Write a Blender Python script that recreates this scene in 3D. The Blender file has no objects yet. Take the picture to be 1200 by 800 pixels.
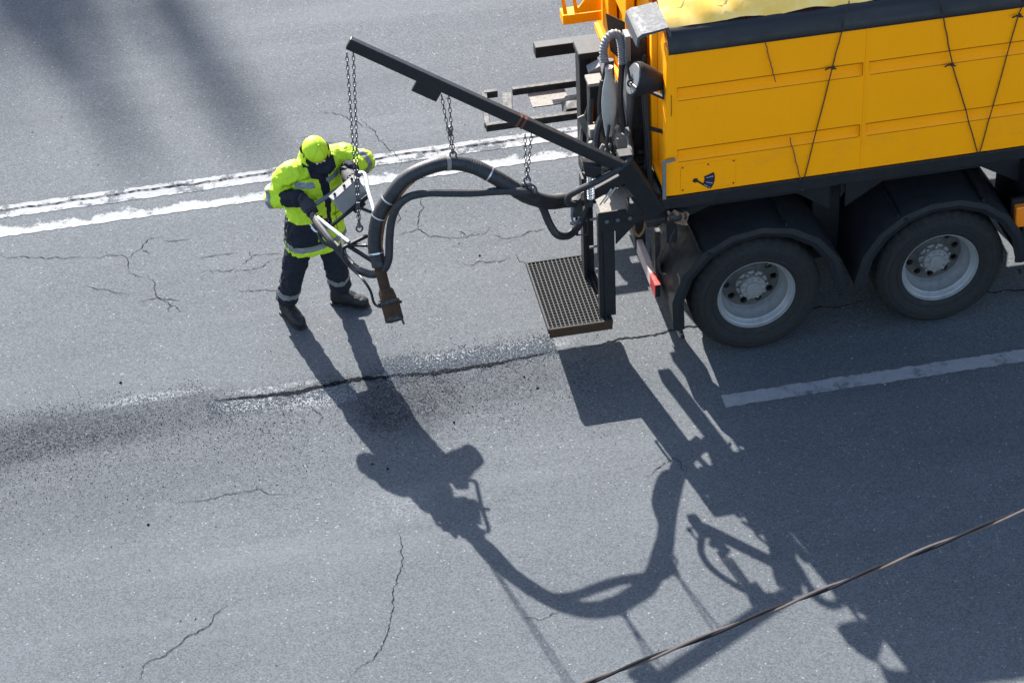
import bpy, bmesh, math, random
from mathutils import Vector, Matrix, noise
from math import sin, cos, pi, radians, sqrt, atan2

SC = bpy.context.scene
COL = SC.collection
random.seed(11)

# ------------------------------------------------------------------ camera
cam_d = bpy.data.cameras.new('camera')
cam = bpy.data.objects.new('camera', cam_d)
COL.objects.link(cam)
YAW, PITCH, ROLL = 0.1571299788825403, 0.6562484716061794, -0.051295448324454235
fw = Vector((sin(YAW) * cos(PITCH), cos(YAW) * cos(PITCH), -sin(PITCH)))
rt = Vector((cos(YAW), -sin(YAW), 0))
up = rt.cross(fw)
rt2 = cos(ROLL) * rt + sin(ROLL) * up
up2 = -sin(ROLL) * rt + cos(ROLL) * up
m = Matrix((rt2, up2, -fw)).transposed().to_4x4()
m.translation = Vector((-4.157591, -14.600931, 11.812785))
cam.matrix_world = m
cam_d.lens = 90.0
cam_d.sensor_width = 36.0
cam_d.clip_start = 0.2
cam_d.clip_end = 2000
SC.camera = cam

# ------------------------------------------------------------------ light
SUN_AZ, SUN_LEN = radians(-78.0), 1.375          # where shadows fall, and their length per metre of height
sdir = Vector((-cos(SUN_AZ) * SUN_LEN, -sin(SUN_AZ) * SUN_LEN, 1.0)).normalized()   # towards the sun
ELEV = math.asin(sdir.z)
w = bpy.data.worlds.new('World')
SC.world = w
w.use_nodes = True
wn = w.node_tree
bg = wn.nodes['Background']
sky = wn.nodes.new('ShaderNodeTexSky')
sky.sky_type = 'NISHITA'
sky.sun_disc = False
sky.sun_elevation = ELEV
sky.sun_rotation = atan2(sdir.x, sdir.y)
wn.links.new(sky.outputs[0], bg.inputs[0])
bg.inputs[1].default_value = 0.10
ld = bpy.data.lights.new('sun', 'SUN')
ld.energy = 4.6
ld.angle = radians(0.53)
ld.color = (1.0, 0.96, 0.90)
sun = bpy.data.objects.new('sun', ld)
sun.rotation_euler = (-sdir).to_track_quat('-Z', 'Y').to_euler()
sun.location = (0, 0, 30)
COL.objects.link(sun)
SC.view_settings.view_transform = 'Standard'
SC.view_settings.look = 'None'
SC.view_settings.gamma = 1
SC.view_settings.exposure = 2.05

# ------------------------------------------------------------------ materials
def N(t, kind, **kw):
    n = t.nodes.new(kind)
    for k, v in kw.items():
        if k.startswith('i_'):
            n.inputs[k[2:].replace('_', ' ')].default_value = v
        else:
            setattr(n, k, v)
    return n

def mix_col(t, fac, a, b, blend='MIX'):
    n = t.nodes.new('ShaderNodeMix')
    n.data_type = 'RGBA'
    n.blend_type = blend
    for sock, v in ((n.inputs[0], fac), (n.inputs[6], a), (n.inputs[7], b)):
        if hasattr(v, 'is_output') or isinstance(v, bpy.types.NodeSocket):
            t.links.new(v, sock)
        else:
            sock.default_value = v if not isinstance(v, tuple) or len(v) == 4 else (*v, 1)
    return n.outputs[2]

def math_n(t, op, a, b=None, c=None, clamp=False):
    n = t.nodes.new('ShaderNodeMath')
    n.operation = op
    n.use_clamp = clamp
    for i, v in enumerate((a, b, c)):
        if v is None:
            continue
        if isinstance(v, bpy.types.NodeSocket):
            t.links.new(v, n.inputs[i])
        else:
            n.inputs[i].default_value = v
    return n.outputs[0]

def ramp(t, src, lo, hi, a=0.0, b=1.0):
    n = t.nodes.new('ShaderNodeMapRange')
    n.clamp = True
    n.interpolation_type = 'SMOOTHSTEP'
    t.links.new(src, n.inputs[0])
    n.inputs[1].default_value = lo
    n.inputs[2].default_value = hi
    n.inputs[3].default_value = a
    n.inputs[4].default_value = b
    return n.outputs[0]

def coords(t):
    return t.nodes.new('ShaderNodeTexCoord').outputs['Object']

def noise_n(t, vec, scale, detail=3, rough=0.6):
    n = t.nodes.new('ShaderNodeTexNoise')
    n.inputs['Scale'].default_value = scale
    n.inputs['Detail'].default_value = detail
    n.inputs['Roughness'].default_value = rough
    t.links.new(vec, n.inputs['Vector'])
    return n.outputs['Fac']

MATS = {}
def mat(name, base, rough=0.5, metal=0.0, dust=0.0, dust_col=(0.30, 0.27, 0.23), vary=0.12, bump=0.0,
        bscale=60.0, coat=0.0, scale=9.0, spec=0.5, bdist=0.01):
    if name in MATS:
        return MATS[name]
    mt = bpy.data.materials.new(name)
    mt.use_nodes = True
    t = mt.node_tree
    b = t.nodes['Principled BSDF']
    vec = coords(t)
    n1 = noise_n(t, vec, scale, 5, 0.65)
    dark = tuple(c * (1 - vary) for c in base)
    lite = tuple(min(1, c * (1 + vary)) for c in base)
    col = mix_col(t, n1, (*dark, 1), (*lite, 1))
    if dust > 0:
        n2 = noise_n(t, vec, scale * 2.3, 8, 0.7)
        geo = t.nodes.new('ShaderNodeNewGeometry')
        sx = t.nodes.new('ShaderNodeSeparateXYZ')
        t.links.new(geo.outputs['Normal'], sx.inputs[0])
        upf = ramp(t, sx.outputs[2], -0.2, 0.95, 0.25, 1.0)      # dust settles on tops
        f = math_n(t, 'MULTIPLY', ramp(t, n2, 0.38, 0.72), upf)
        f = math_n(t, 'MULTIPLY', f, dust)
        col = mix_col(t, f, col, (*dust_col, 1))
    t.links.new(col, b.inputs['Base Color'])
    rn = noise_n(t, vec, scale * 4, 4)
    t.links.new(ramp(t, rn, 0.2, 0.8, max(0.02, rough - 0.12), min(1, rough + 0.12)), b.inputs['Roughness'])
    b.inputs['Metallic'].default_value = metal
    b.inputs['Specular IOR Level'].default_value = spec
    b.inputs['Coat Weight'].default_value = coat
    b.inputs['Coat Roughness'].default_value = 0.12
    if bump > 0:
        bn = t.nodes.new('ShaderNodeBump')
        bn.inputs['Strength'].default_value = bump
        bn.inputs['Distance'].default_value = bdist
        t.links.new(noise_n(t, vec, bscale, 4), bn.inputs['Height'])
        t.links.new(bn.outputs[0], b.inputs['Normal'])
    MATS[name] = mt
    return mt

def asphalt_color(t, vec):
    """speckled worn asphalt; returns colour socket and height socket"""
    big = noise_n(t, vec, 0.55, 4, 0.6)
    mid = noise_n(t, vec, 6.0, 5, 0.65)
    v = t.nodes.new('ShaderNodeTexVoronoi')
    v.inputs['Scale'].default_value = 95.0
    t.links.new(vec, v.inputs['Vector'])
    sep = t.nodes.new('ShaderNodeSeparateColor')
    t.links.new(v.outputs['Color'], sep.inputs[0])
    fine = noise_n(t, vec, 160.0, 3, 0.7)
    cell = sep.outputs[0]
    base = mix_col(t, ramp(t, big, 0.3, 0.7), (0.057, 0.063, 0.069, 1), (0.074, 0.081, 0.088, 1))
    base = mix_col(t, ramp(t, mid, 0.3, 0.75, 0, 0.35), base, (0.052, 0.057, 0.063, 1))
    # aggregate: each stone its own grey
    stone = mix_col(t, cell, (0.034, 0.037, 0.041, 1), (0.120, 0.128, 0.137, 1))
    base = mix_col(t, 0.45, base, stone)
    base = mix_col(t, ramp(t, fine, 0.42, 0.30, 0, 0.45), base, (0.026, 0.027, 0.030, 1))
    white = ramp(t, sep.outputs[1], 0.990, 0.998, 0, 0.4)
    base = mix_col(t, white, base, (0.30, 0.30, 0.30, 1))
    pale = ramp(t, noise_n(t, vec, 13.0, 2, 0.5), 0.80, 0.84, 0, 0.8)
    base = mix_col(t, pale, base, (0.28, 0.28, 0.28, 1))
    return base, v.outputs['Distance']

def make_asphalt():
    mt = bpy.data.materials.new('asphalt')
    mt.use_nodes = True
    t = mt.node_tree
    b = t.nodes['Principled BSDF']
    vec = coords(t)
    col, h = asphalt_color(t, vec)
    # sprayed emulsion round the joint being patched: dark tar stain with a ragged edge and a dusty pale rim
    sp = t.nodes.new('ShaderNodeSeparateXYZ')
    t.links.new(vec, sp.inputs[0])
    x, y = sp.outputs[0], sp.outputs[1]
    wob = noise_n(t, vec, 1.7, 5, 0.7)
    yy = math_n(t, 'ADD', y, math_n(t, 'MULTIPLY_ADD', wob, 0.5, -0.25))
    def stones(scale, ch):
        v = t.nodes.new('ShaderNodeTexVoronoi')
        v.inputs['Scale'].default_value = scale
        t.links.new(vec, v.inputs['Vector'])
        sc_ = t.nodes.new('ShaderNodeSeparateColor')
        t.links.new(v.outputs['Color'], sc_.inputs[0])
        return sc_.outputs[ch]
    grain = math_n(t, 'MULTIPLY', ramp(t, stones(88.0, 1), 0.15, 0.75), ramp(t, noise_n(t, vec, 9.0, 5, 0.75), 0.30, 0.62, 0.35, 1.0))
    def blob(cx, cy, rx, ry, x=x, y=yy):
        dx = math_n(t, 'DIVIDE', math_n(t, 'SUBTRACT', x, cx), rx)
        dy = math_n(t, 'DIVIDE', math_n(t, 'SUBTRACT', y, cy), ry)
        d = math_n(t, 'ADD', math_n(t, 'MULTIPLY', dx, dx), math_n(t, 'MULTIPLY', dy, dy))
        return ramp(t, d, 1.3, 0.0)
    stain = None
    for cx, cy, rx, ry, k in ((-5.4, 0.24, 1.5, 0.34, 0.95), (-4.25, 0.30, 0.55, 0.30, 0.6), (-2.6, 0.10, 0.55, 0.5, 0.95),
                              (-2.0, 0.12, 0.75, 0.36, 0.55), (-2.8, -0.10, 0.28, 0.26, 1.0), (-3.1, 0.30, 0.5, 0.22, 0.4),
                              (-5.2, -0.2, 1.7, 0.9, 0.30), (-7.5, 0.3, 2.5, 0.5, 0.8)):
        f = math_n(t, 'MULTIPLY', blob(cx, cy, rx, ry), k)
        stain = f if stain is None else math_n(t, 'MAXIMUM', stain, f)
    stain = math_n(t, 'MULTIPLY', stain, math_n(t, 'MULTIPLY_ADD', grain, 0.75, 0.33), clamp=True)
    col = mix_col(t, stain, col, (0.011, 0.012, 0.016, 1))
    pale = None
    for cx, cy, rx, ry, k in ((-3.75, 0.27, 0.36, 0.08, 0.95), (-3.3, 0.22, 0.34, 0.13, 0.85), (-3.6, 0.42, 0.45, 0.04, 0.5), (-2.3, 0.46, 0.42, 0.09, 0.9),
                              (-1.75, 0.44, 0.45, 0.10, 0.75), (-4.5, 0.52, 0.5, 0.06, 0.5), (-2.72, 0.37, 0.12, 0.05, 0.9), (-2.9,-1.1,.35,.25,.18)):
        f = math_n(t, 'MULTIPLY', blob(cx, cy, rx, ry, y=math_n(t, 'ADD', y, math_n(t, 'MULTIPLY_ADD', wob, 0.12, -0.06))), k)
        pale = f if pale is None else math_n(t, 'MAXIMUM', pale, f)
    g2 = math_n(t, 'MULTIPLY', ramp(t, stones(74.0, 2), 0.30, 0.85), ramp(t, noise_n(t, vec, 14.0, 5, 0.75), 0.32, 0.58, 0.15, 1.0))
    pale = math_n(t, 'MULTIPLY', pale, math_n(t, 'MULTIPLY_ADD', g2, 0.95, 0.06))
    col = mix_col(t, pale, col, (0.27, 0.275, 0.285, 1))
    mp = t.nodes.new('ShaderNodeMapping')
    mp.inputs['Scale'].default_value = (0.16, 1.5, 1)
    t.links.new(vec, mp.inputs['Vector'])
    track = noise_n(t, mp.outputs[0], 1.0, 4, 0.6)
    col = mix_col(t, ramp(t, track, 0.50, 0.72, 0, 0.30), col, (0.042, 0.046, 0.052, 1))
    col = mix_col(t, ramp(t, track, 0.46, 0.28, 0, 0.22), col, (0.125, 0.133, 0.142, 1))
    oil = ramp(t, noise_n(t, vec, 2.3, 3, 0.55), 0.70, 0.80, 0, 0.35)
    col = mix_col(t, oil, col, (0.035, 0.036, 0.04, 1))
    t.links.new(col, b.inputs['Base Color'])
    t.links.new(math_n(t, 'MULTIPLY_ADD', stain, 0.05, 0.9), b.inputs['Roughness'])
    b.inputs['Specular IOR Level'].default_value = 0.14
    bn = t.nodes.new('ShaderNodeBump')
    bn.inputs['Strength'].default_value = 0.45
    bn.inputs['Distance'].default_value = 0.004
    hh = math_n(t, 'ADD', h, noise_n(t, vec, 230.0, 2))
    t.links.new(hh, bn.inputs['Height'])
    t.links.new(bn.outputs[0], b.inputs['Normal'])
    return mt

def make_paint(name, wear_lo, wear_hi, y_bias=None):
    """worn white road paint: asphalt shows through where the film has gone"""
    mt = bpy.data.materials.new(name)
    mt.use_nodes = True
    t = mt.node_tree
    b = t.nodes['Principled BSDF']
    vec = coords(t)
    acol, h = asphalt_color(t, vec)
    n1 = noise_n(t, vec, 4.5, 8, 0.72)
    if y_bias:
        sp = t.nodes.new('ShaderNodeSeparateXYZ')
        t.links.new(vec, sp.inputs[0])
        n1 = math_n(t, 'ADD', n1, ramp(t, sp.outputs[1], y_bias[0], y_bias[1], y_bias[2], y_bias[3]))
    fine = noise_n(t, vec, 85.0, 4, 0.8)
    n1 = math_n(t, 'ADD', n1, math_n(t, 'MULTIPLY_ADD', fine, 0.30, -0.15))
    worn = ramp(t, n1, wear_lo, wear_hi)
    tint = mix_col(t, noise_n(t, vec, 22.0, 4), (0.165, 0.168, 0.172, 1), (0.25, 0.253, 0.257, 1))
    tint = mix_col(t, ramp(t, fine, 0.44, 0.34, 0, 0.5), tint, (0.13, 0.13, 0.13, 1))
    t.links.new(mix_col(t, worn, tint, acol), b.inputs['Base Color'])
    b.inputs['Roughness'].default_value = 0.85
    b.inputs['Specular IOR Level'].default_value = 0.1
    bn = t.nodes.new('ShaderNodeBump')
    bn.inputs['Strength'].default_value = 0.5
    bn.inputs['Distance'].default_value = 0.004
    t.links.new(math_n(t, 'ADD', h, fine), bn.inputs['Height'])
    t.links.new(bn.outputs[0], b.inputs['Normal'])
    return mt

def make_yellow():
    """sun-faded yellow paint: faint vertical run marks, road film low down, bitumen splashes and scratches"""
    mt = bpy.data.materials.new('yellow_paint')
    mt.use_nodes = True
    t = mt.node_tree
    b = t.nodes['Principled BSDF']
    geo = t.nodes.new('ShaderNodeNewGeometry')
    vec = geo.outputs['Position']
    def scaled(sx, sy, sz):
        mp = t.nodes.new('ShaderNodeMapping')
        mp.inputs['Scale'].default_value = (sx, sy, sz)
        t.links.new(vec, mp.inputs['Vector'])
        return mp.outputs[0]
    col = mix_col(t, noise_n(t, vec, 1.6, 5), (0.88, 0.30, 0.0, 1), (0.94, 0.34, 0.0, 1))
    runs = noise_n(t, scaled(30, 30, 1.3), 1.0, 5, 0.65)
    col = mix_col(t, ramp(t, runs, 0.52, 0.8, 0, 0.10), col, (0.50, 0.16, 0.004, 1))
    sp = t.nodes.new('ShaderNodeSeparateXYZ')
    t.links.new(vec, sp.inputs[0])
    low = ramp(t, sp.outputs[2], 2.1, 1.48, 0.0, 1.0)
    film = math_n(t, 'MULTIPLY', low, ramp(t, noise_n(t, scaled(3, 3, 5), 1.0, 7, 0.7), 0.45, 0.78, 0, 0.28))
    col = mix_col(t, film, col, (0.36, 0.15, 0.03, 1))
    spl = ramp(t, noise_n(t, vec, 34.0, 2, 0.5), 0.76, 0.785, 0, 0.7)
    spl = math_n(t, 'MULTIPLY', spl, ramp(t, noise_n(t, vec, 2.2, 3), 0.50, 0.62))
    col = mix_col(t, spl, col, (0.035, 0.022, 0.012, 1))
    scr = ramp(t, noise_n(t, scaled(3.5, 3.5, 90), 1.0, 3, 0.5), 0.79, 0.83, 0, 0.2)
    col = mix_col(t, scr, col, (0.40, 0.20, 0.05, 1))
    t.links.new(col, b.inputs['Base Color'])
    t.links.new(ramp(t, runs, 0.2, 0.8, 0.38, 0.6), b.inputs['Roughness'])
    b.inputs['Specular IOR Level'].default_value = 0.16
    bn = t.nodes.new('ShaderNodeBump')
    bn.inputs['Strength'].default_value = 0.35
    bn.inputs['Distance'].default_value = 0.02
    t.links.new(noise_n(t, vec, 2.4, 2, 0.4), bn.inputs['Height'])
    t.links.new(bn.outputs[0], b.inputs['Normal'])
    return mt
YEL = make_yellow()
BLK = mat('black_steel', (0.009, 0.0095, 0.011), 0.5, vary=0.3, dust=0.3, dust_col=(0.05, 0.048, 0.046), spec=0.3)
BLK2 = mat('black_steel_dusty', (0.012, 0.012, 0.013), 0.65, vary=0.3, dust=0.7, dust_col=(0.11, 0.10, 0.09), spec=0.3)
DUSTY = mat('dust_caked_steel', (0.20, 0.18, 0.155), 0.9, vary=0.35, scale=22, bump=0.5, dust=0.5, dust_col=(0.06, 0.055, 0.05))
PLAS = mat('black_plastic', (0.011, 0.0115, 0.0135), 0.6, vary=0.3, scale=5, dust=0.2, dust_col=(0.035, 0.033, 0.03), spec=0.22)
RUB = mat('tyre_rubber', (0.013, 0.013, 0.013), 0.85, vary=0.25, dust=0.5, dust_col=(0.035, 0.033, 0.03), bump=0.3, bscale=40, spec=.3)
HOSE = mat('hose_rubber', (0.014, 0.015, 0.018), 0.55, vary=0.3, dust=0.4, dust_col=(0.07, 0.064, 0.058), spec=0.35, scale=14)
RIM = mat('wheel_grey', (0.23, 0.23, 0.23), 0.45, metal=0.15, vary=0.15, dust=0.5, dust_col=(0.12, 0.105, 0.09))
HUBM = mat('hub_grey', (0.19, 0.185, 0.18), 0.6, metal=0.2, vary=0.3, scale=25)
GREY = mat('grey_sheet', (0.13, 0.135, 0.14), 0.5, metal=0.1, vary=0.15, dust=0.3)
ALU = mat('bright_metal', (0.45, 0.45, 0.45), 0.35, metal=0.7, vary=0.1)
STEEL = mat('blue_grey_steel', (0.10, 0.115, 0.135), 0.42, metal=0.5, vary=0.2)
CHAINM = mat('chain_steel', (0.085, 0.085, 0.09), 0.5, metal=0.6, vary=0.4, scale=30)
GRATE = mat('grating_steel', (0.028, 0.028, 0.028), 0.7, vary=0.35, scale=25, dust=0.4, dust_col=(.075,.07,.065), spec=0.15)
RUST = mat('rusty_steel', (0.050, 0.029, 0.017), 0.85, vary=0.5, scale=24, bump=0.5, dust=0.6, dust_col=(0.020, 0.017, 0.015), spec=0.1)
COVER = mat('black_vinyl', (0.012, 0.012, 0.013), 0.5, spec=.3, vary=0.2, scale=3)
CREAM = mat('dirty_cream', (0.17, 0.16, 0.14), 0.8, vary=0.2, scale=16, dust=0.4, dust_col=(0.1, 0.09, 0.08))
RED = mat('red_reflector', (0.35, 0.02, 0.015), 0.35, vary=0.1)
WHT = mat('dusty_white', (0.34, 0.26, 0.25), 0.7, vary=0.15, dust=0.5)
AMB = mat('amber_lens', (0.80, 0.20, 0.01), 0.2, vary=0.05, coat=0.5)
ORG = mat('orange_tape', (0.10, 0.028, 0.012), 0.6)
BLUE = mat('print_blue', (0.015, 0.02, 0.09), 0.5)
PRW = mat('print_white', (0.62, 0.62, 0.66), 0.5)
PRG = mat('print_pale', (0.26, 0.26, 0.31), 0.5)
BRN = mat('brown_rubber', (0.16, 0.075, 0.025), 0.6, vary=0.3, scale=30)
ROPE = mat('rope_fibre', (0.03, 0.017, 0.010), 0.9, vary=0.3, scale=60)
ROPE2 = mat('rope_red_brown', (0.16, 0.05, 0.02), 0.9, vary=0.3, scale=60)
COPPER = mat('copper_brown', (0.22, 0.13, 0.085), 0.55, metal=0.3, vary=0.5, scale=30, bump=0.6)
NEON = mat('neon_fabric', (0.43, 0.62, 0.015), 0.62, vary=0.14, scale=14, bump=0.7, bscale=13, bdist=0.05, spec=0.4)
NAVY = mat('navy_fabric', (0.008, 0.010, 0.018), 0.85, vary=0.3, scale=14, bump=0.8, bscale=16, bdist=0.035, dust=0.15, dust_col=(0.06, 0.06, 0.065), spec=0.25)
SILV = mat('reflective_tape', (0.16, 0.17, 0.185), 0.45, metal=0.3, vary=0.12, scale=30)
GLOV = mat('glove_black', (0.009, 0.010, 0.016), 0.7, vary=0.3, scale=40, bump=0.4, bscale=150)
SKIN = mat('skin', (0.42, 0.22, 0.14), 0.5, vary=0.1)
BOOT = mat('boot_leather', (0.009, 0.009, 0.010), 0.65, vary=0.3, scale=25, dust=0.5, dust_col=(0.05, 0.048, 0.046), spec=0.3)
HAIR = mat('dark_hair', (0.03, 0.02, 0.015), 0.7)
STONE = mat('gravel_dark', (0.020, 0.021, 0.025), 0.8, spec=0.0, vary=0.5, scale=60)
STONEL = mat('gravel_pale', (0.20, 0.205, 0.21), 0.85, spec=0.1, vary=0.3, scale=60)
TARM = mat('crack_dark', (0.010, 0.010, 0.011), 0.8, spec=0.0, vary=0.4, scale=40)
HAIRL = mat('hairline_crack', (0.019, 0.019, 0.021), 0.9, spec=0.0, vary=0.4, scale=40)
BARK = mat('bark', (0.10, 0.08, 0.06), 0.9, vary=0.3)
CABL = mat('twisted_cable', (0.09, 0.07, 0.062), 0.7, vary=0.5, scale=12, spec=.2)
CABD = mat('cable_dark', (0.012, 0.011, 0.013), 0.7, spec=.1, vary=0.4, scale=18)

def make_tarp():
    mt = bpy.data.materials.new('yellow_tarp')
    mt.use_nodes = True
    t = mt.node_tree
    b = t.nodes['Principled BSDF']
    vec = coords(t)
    col = mix_col(t, ramp(t, noise_n(t, vec, 5.0, 6, 0.65), 0.35, 0.7), (0.80, 0.44, 0.06, 1), (0.85, 0.56, 0.17, 1))
    col = mix_col(t, ramp(t, noise_n(t, vec, 16.0, 4, 0.7), 0.72, 0.78, 0, 0.6), col, (0.30, 0.16, 0.03, 1))
    t.links.new(col, b.inputs['Base Color'])
    b.inputs['Roughness'].default_value = 0.35
    return mt
TARP = make_tarp()
ASPH = make_asphalt()
PAINT_A = make_paint('worn_paint_upper', 0.53, 0.575)
PAINT_B = make_paint('worn_paint_lower', 0.51, 0.555, (2.93, 3.09, -0.08, 0.16))
PAINT_C = make_paint('worn_paint_dash', 0.50, 0.68)

# ------------------------------------------------------------------ mesh helpers
class MB:
    def __init__(s):
        s.v, s.f, s.mi, s.ch = [], [], [], []
    def add(s, vs, fs, mi=0):
        o = len(s.v)
        s.ch.append((o, len(s.f)))
        s.v += [tuple(v) for v in vs]
        s.f += [tuple(i + o for i in f) for f in fs]
        s.mi += [mi] * len(fs)
        return s
    def hexa(s, P, mi=0):
        """8 points: bottom loop then top loop"""
        return s.add(P, [(3, 2, 1, 0), (4, 5, 6, 7), (0, 1, 5, 4), (1, 2, 6, 5), (2, 3, 7, 6), (3, 0, 4, 7)], mi)
    def box(s, lo, hi, mi=0):
        x0, y0, z0 = lo; x1, y1, z1 = hi
        return s.hexa([(x0, y0, z0), (x1, y0, z0), (x1, y1, z0), (x0, y1, z0), (x0, y0, z1), (x1, y0, z1), (x1, y1, z1), (x0, y1, z1)], mi)
    def bar(s, p, q, w, h, upv=(0, 0, 1), mi=0):
        p, q = Vector(p), Vector(q)
        d = (q - p).normalized()
        u = Vector(upv)
        if abs(d.dot(u)) > 0.98:
            u = Vector((0, 1, 0))
        sd = d.cross(u).normalized()
        u = sd.cross(d)
        a, b = sd * w / 2, u * h / 2
        return s.hexa([p - a - b, p + a - b, p + a + b, p - a + b, q - a - b, q + a - b, q + a + b, q - a + b], mi)
    def tube(s, path, r, n=10, mi=0, cap=True, closed=False):
        path = [Vector(p) for p in path]
        k = len(path)
        rs = r if isinstance(r, (list, tuple)) else [r] * k
        T = []
        for i in range(k):
            if closed:
                T.append((path[(i + 1) % k] - path[i - 1]).normalized())
            else:
                T.append((path[min(i + 1, k - 1)] - path[max(i - 1, 0)]).normalized())
        ref = Vector((0, 0, 1)) if abs(T[0].z) < 0.9 else Vector((0, 1, 0))
        nrm = T[0].cross(ref).normalized()
        vs = []
        for i in range(k):
            nrm = (nrm - T[i] * nrm.dot(T[i])).normalized()
            bn = T[i].cross(nrm)
            for j in range(n):
                a = 2 * pi * j / n
                vs.append(path[i] + (nrm * cos(a) + bn * sin(a)) * rs[i])
        fs = []
        for i in range(k if closed else k - 1):
            i2 = (i + 1) % k
            for j in range(n):
                j2 = (j + 1) % n
                fs.append((i * n + j, i * n + j2, i2 * n + j2, i2 * n + j))
        if cap and not closed:
            fs.append(tuple(range(n - 1, -1, -1)))
            fs.append(tuple((k - 1) * n + j for j in range(n)))
        return s.add(vs, fs, mi)
    def ring_loft(s, rings, mi=0, cap=True):
        n = len(rings[0])
        vs = [p for r in rings for p in r]
        fs = []
        for i in range(len(rings) - 1):
            for j in range(n):
                j2 = (j + 1) % n
                fs.append((i * n + j, i * n + j2, (i + 1) * n + j2, (i + 1) * n + j))
        if cap:
            fs.append(tuple(range(n - 1, -1, -1)))
            fs.append(tuple((len(rings) - 1) * n + j for j in range(n)))
        return s.add(vs, fs, mi)
    def ellipsoid(s, c, ax, n=16, m=10, mi=0):
        c = Vector(c)
        rings = []
        for i in range(1, m):
            a = pi * i / m
            rings.append([c + ax[0] * (sin(a) * cos(2 * pi * j / n)) + ax[1] * (sin(a) * sin(2 * pi * j / n)) + ax[2] * cos(a) for j in range(n)])
        return s.ring_loft(rings, mi)
    def lathe_y(s, c, prof, n=48, mi=0, closed=False, notch=None):
        """profile of (radius, y) turned about the Y axis through c"""
        cut = notch or (lambda r, y, j: 0)
        rings = [[(c[0] + (r - cut(r, y, j)) * cos(2 * pi * j / n), c[1] + y, c[2] + (r - cut(r, y, j)) * sin(2 * pi * j / n)) for j in range(n)] for r, y in prof]
        return s.ring_loft(rings, mi, cap=closed)
    def prism(s, poly, d, mi=0):
        """planar polygon pushed along d"""
        d = Vector(d)
        k = len(poly)
        P = [Vector(p) for p in poly]
        vs = P + [p + d for p in P]
        fs = [tuple(range(k - 1, -1, -1)), tuple(k + i for i in range(k))] + [(i, (i + 1) % k, k + (i + 1) % k, k + i) for i in range(k)]
        return s.add(vs, fs, mi)
    def split(s, name, mats, parent=None, **kw):
        """every added piece becomes an object of its own"""
        out = []
        ch = s.ch + [(len(s.v), len(s.f))]
        for (v0, f0), (v1, f1) in zip(ch, ch[1:]):
            q = MB()
            q.add(s.v[v0:v1], [tuple(i - v0 for i in f) for f in s.f[f0:f1]])
            q.mi = s.mi[f0:f1]
            out.append(q.build(name, mats, parent, **kw))
        return out
    def build(s, name, mats, parent=None, bevel=0.0, smooth=35, label=None, kind=None, base=None):
        me = bpy.data.meshes.new(name)
        off = Vector((0, 0, 0))
        root = parent
        while root is not None and root.parent is not None:
            root = root.parent
        if root is not None:
            off = root.location
        elif base is not None:
            off = Vector(base)
        me.from_pydata([Vector(v) - off for v in s.v], [], s.f)
        if not isinstance(mats, (list, tuple)):
            mats = [mats]
        for mm in mats:
            me.materials.append(mm)
        me.polygons.foreach_set('material_index', s.mi)
        bm = bmesh.new()
        bm.from_mesh(me)
        bmesh.ops.recalc_face_normals(bm, faces=bm.faces)
        if bevel > 0:
            ed = [e for e in bm.edges if len(e.link_faces) == 2 and e.calc_face_angle(0) > 0.6]
            bmesh.ops.bevel(bm, geom=ed, offset=bevel, segments=1, affect='EDGES', clamp_overlap=True)
        bm.to_mesh(me)
        bm.free()
        if smooth:
            me.polygons.foreach_set('use_smooth', [True] * len(me.polygons))
            me.set_sharp_from_angle(angle=radians(smooth))
        o = bpy.data.objects.new(name, me)
        COL.objects.link(o)
        if parent is not None:
            o.parent = parent
        elif base is not None:
            o.location = off
        if label:
            o['label'] = label
        if kind:
            o['kind'] = kind
        return o

def thing(name, label, cat, loc=(0, 0, 0), group=None):
    o = bpy.data.objects.new(name, None)
    o.empty_display_size = 0.2
    COL.objects.link(o)
    o.location = loc
    tag(o, label, cat, group)
    return o

def tag(o, label, cat, group=None):
    o['label'] = label
    o['category'] = cat
    if group:
        o['group'] = group
    return o

def smooth_path(pts, n=8):
    """Catmull-Rom through the points"""
    P = [Vector(p) for p in pts]
    P = [P[0] * 2 - P[1]] + P + [P[-1] * 2 - P[-2]]
    out = []
    for i in range(1, len(P) - 2):
        for k in range(n):
            t = k / n
            a, b, c, d = P[i - 1], P[i], P[i + 1], P[i + 2]
            out.append(0.5 * ((2 * b) + (c - a) * t + (2 * a - 5 * b + 4 * c - d) * t * t + (3 * b - a - 3 * c + d) * t ** 3))
    out.append(P[-2])
    return out

def resample(path, step):
    out = [path[0]]
    acc = 0
    for a, b in zip(path, path[1:]):
        L = (b - a).length
        while acc + L >= step:
            t = (step - acc) / L
            a = a + (b - a) * t
            out.append(a.copy())
            L = (b - a).length
            acc = 0
        acc += L
    out.append(path[-1])
    return out

def corrugated(pts, r, pitch=0.016, depth=0.05, n=14):
    p = resample(smooth_path(pts, 12), pitch / 2)
    rs = [r * (1 + (depth if i % 2 else -depth) * 0.5) for i in range(len(p))]
    return p, rs

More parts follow.
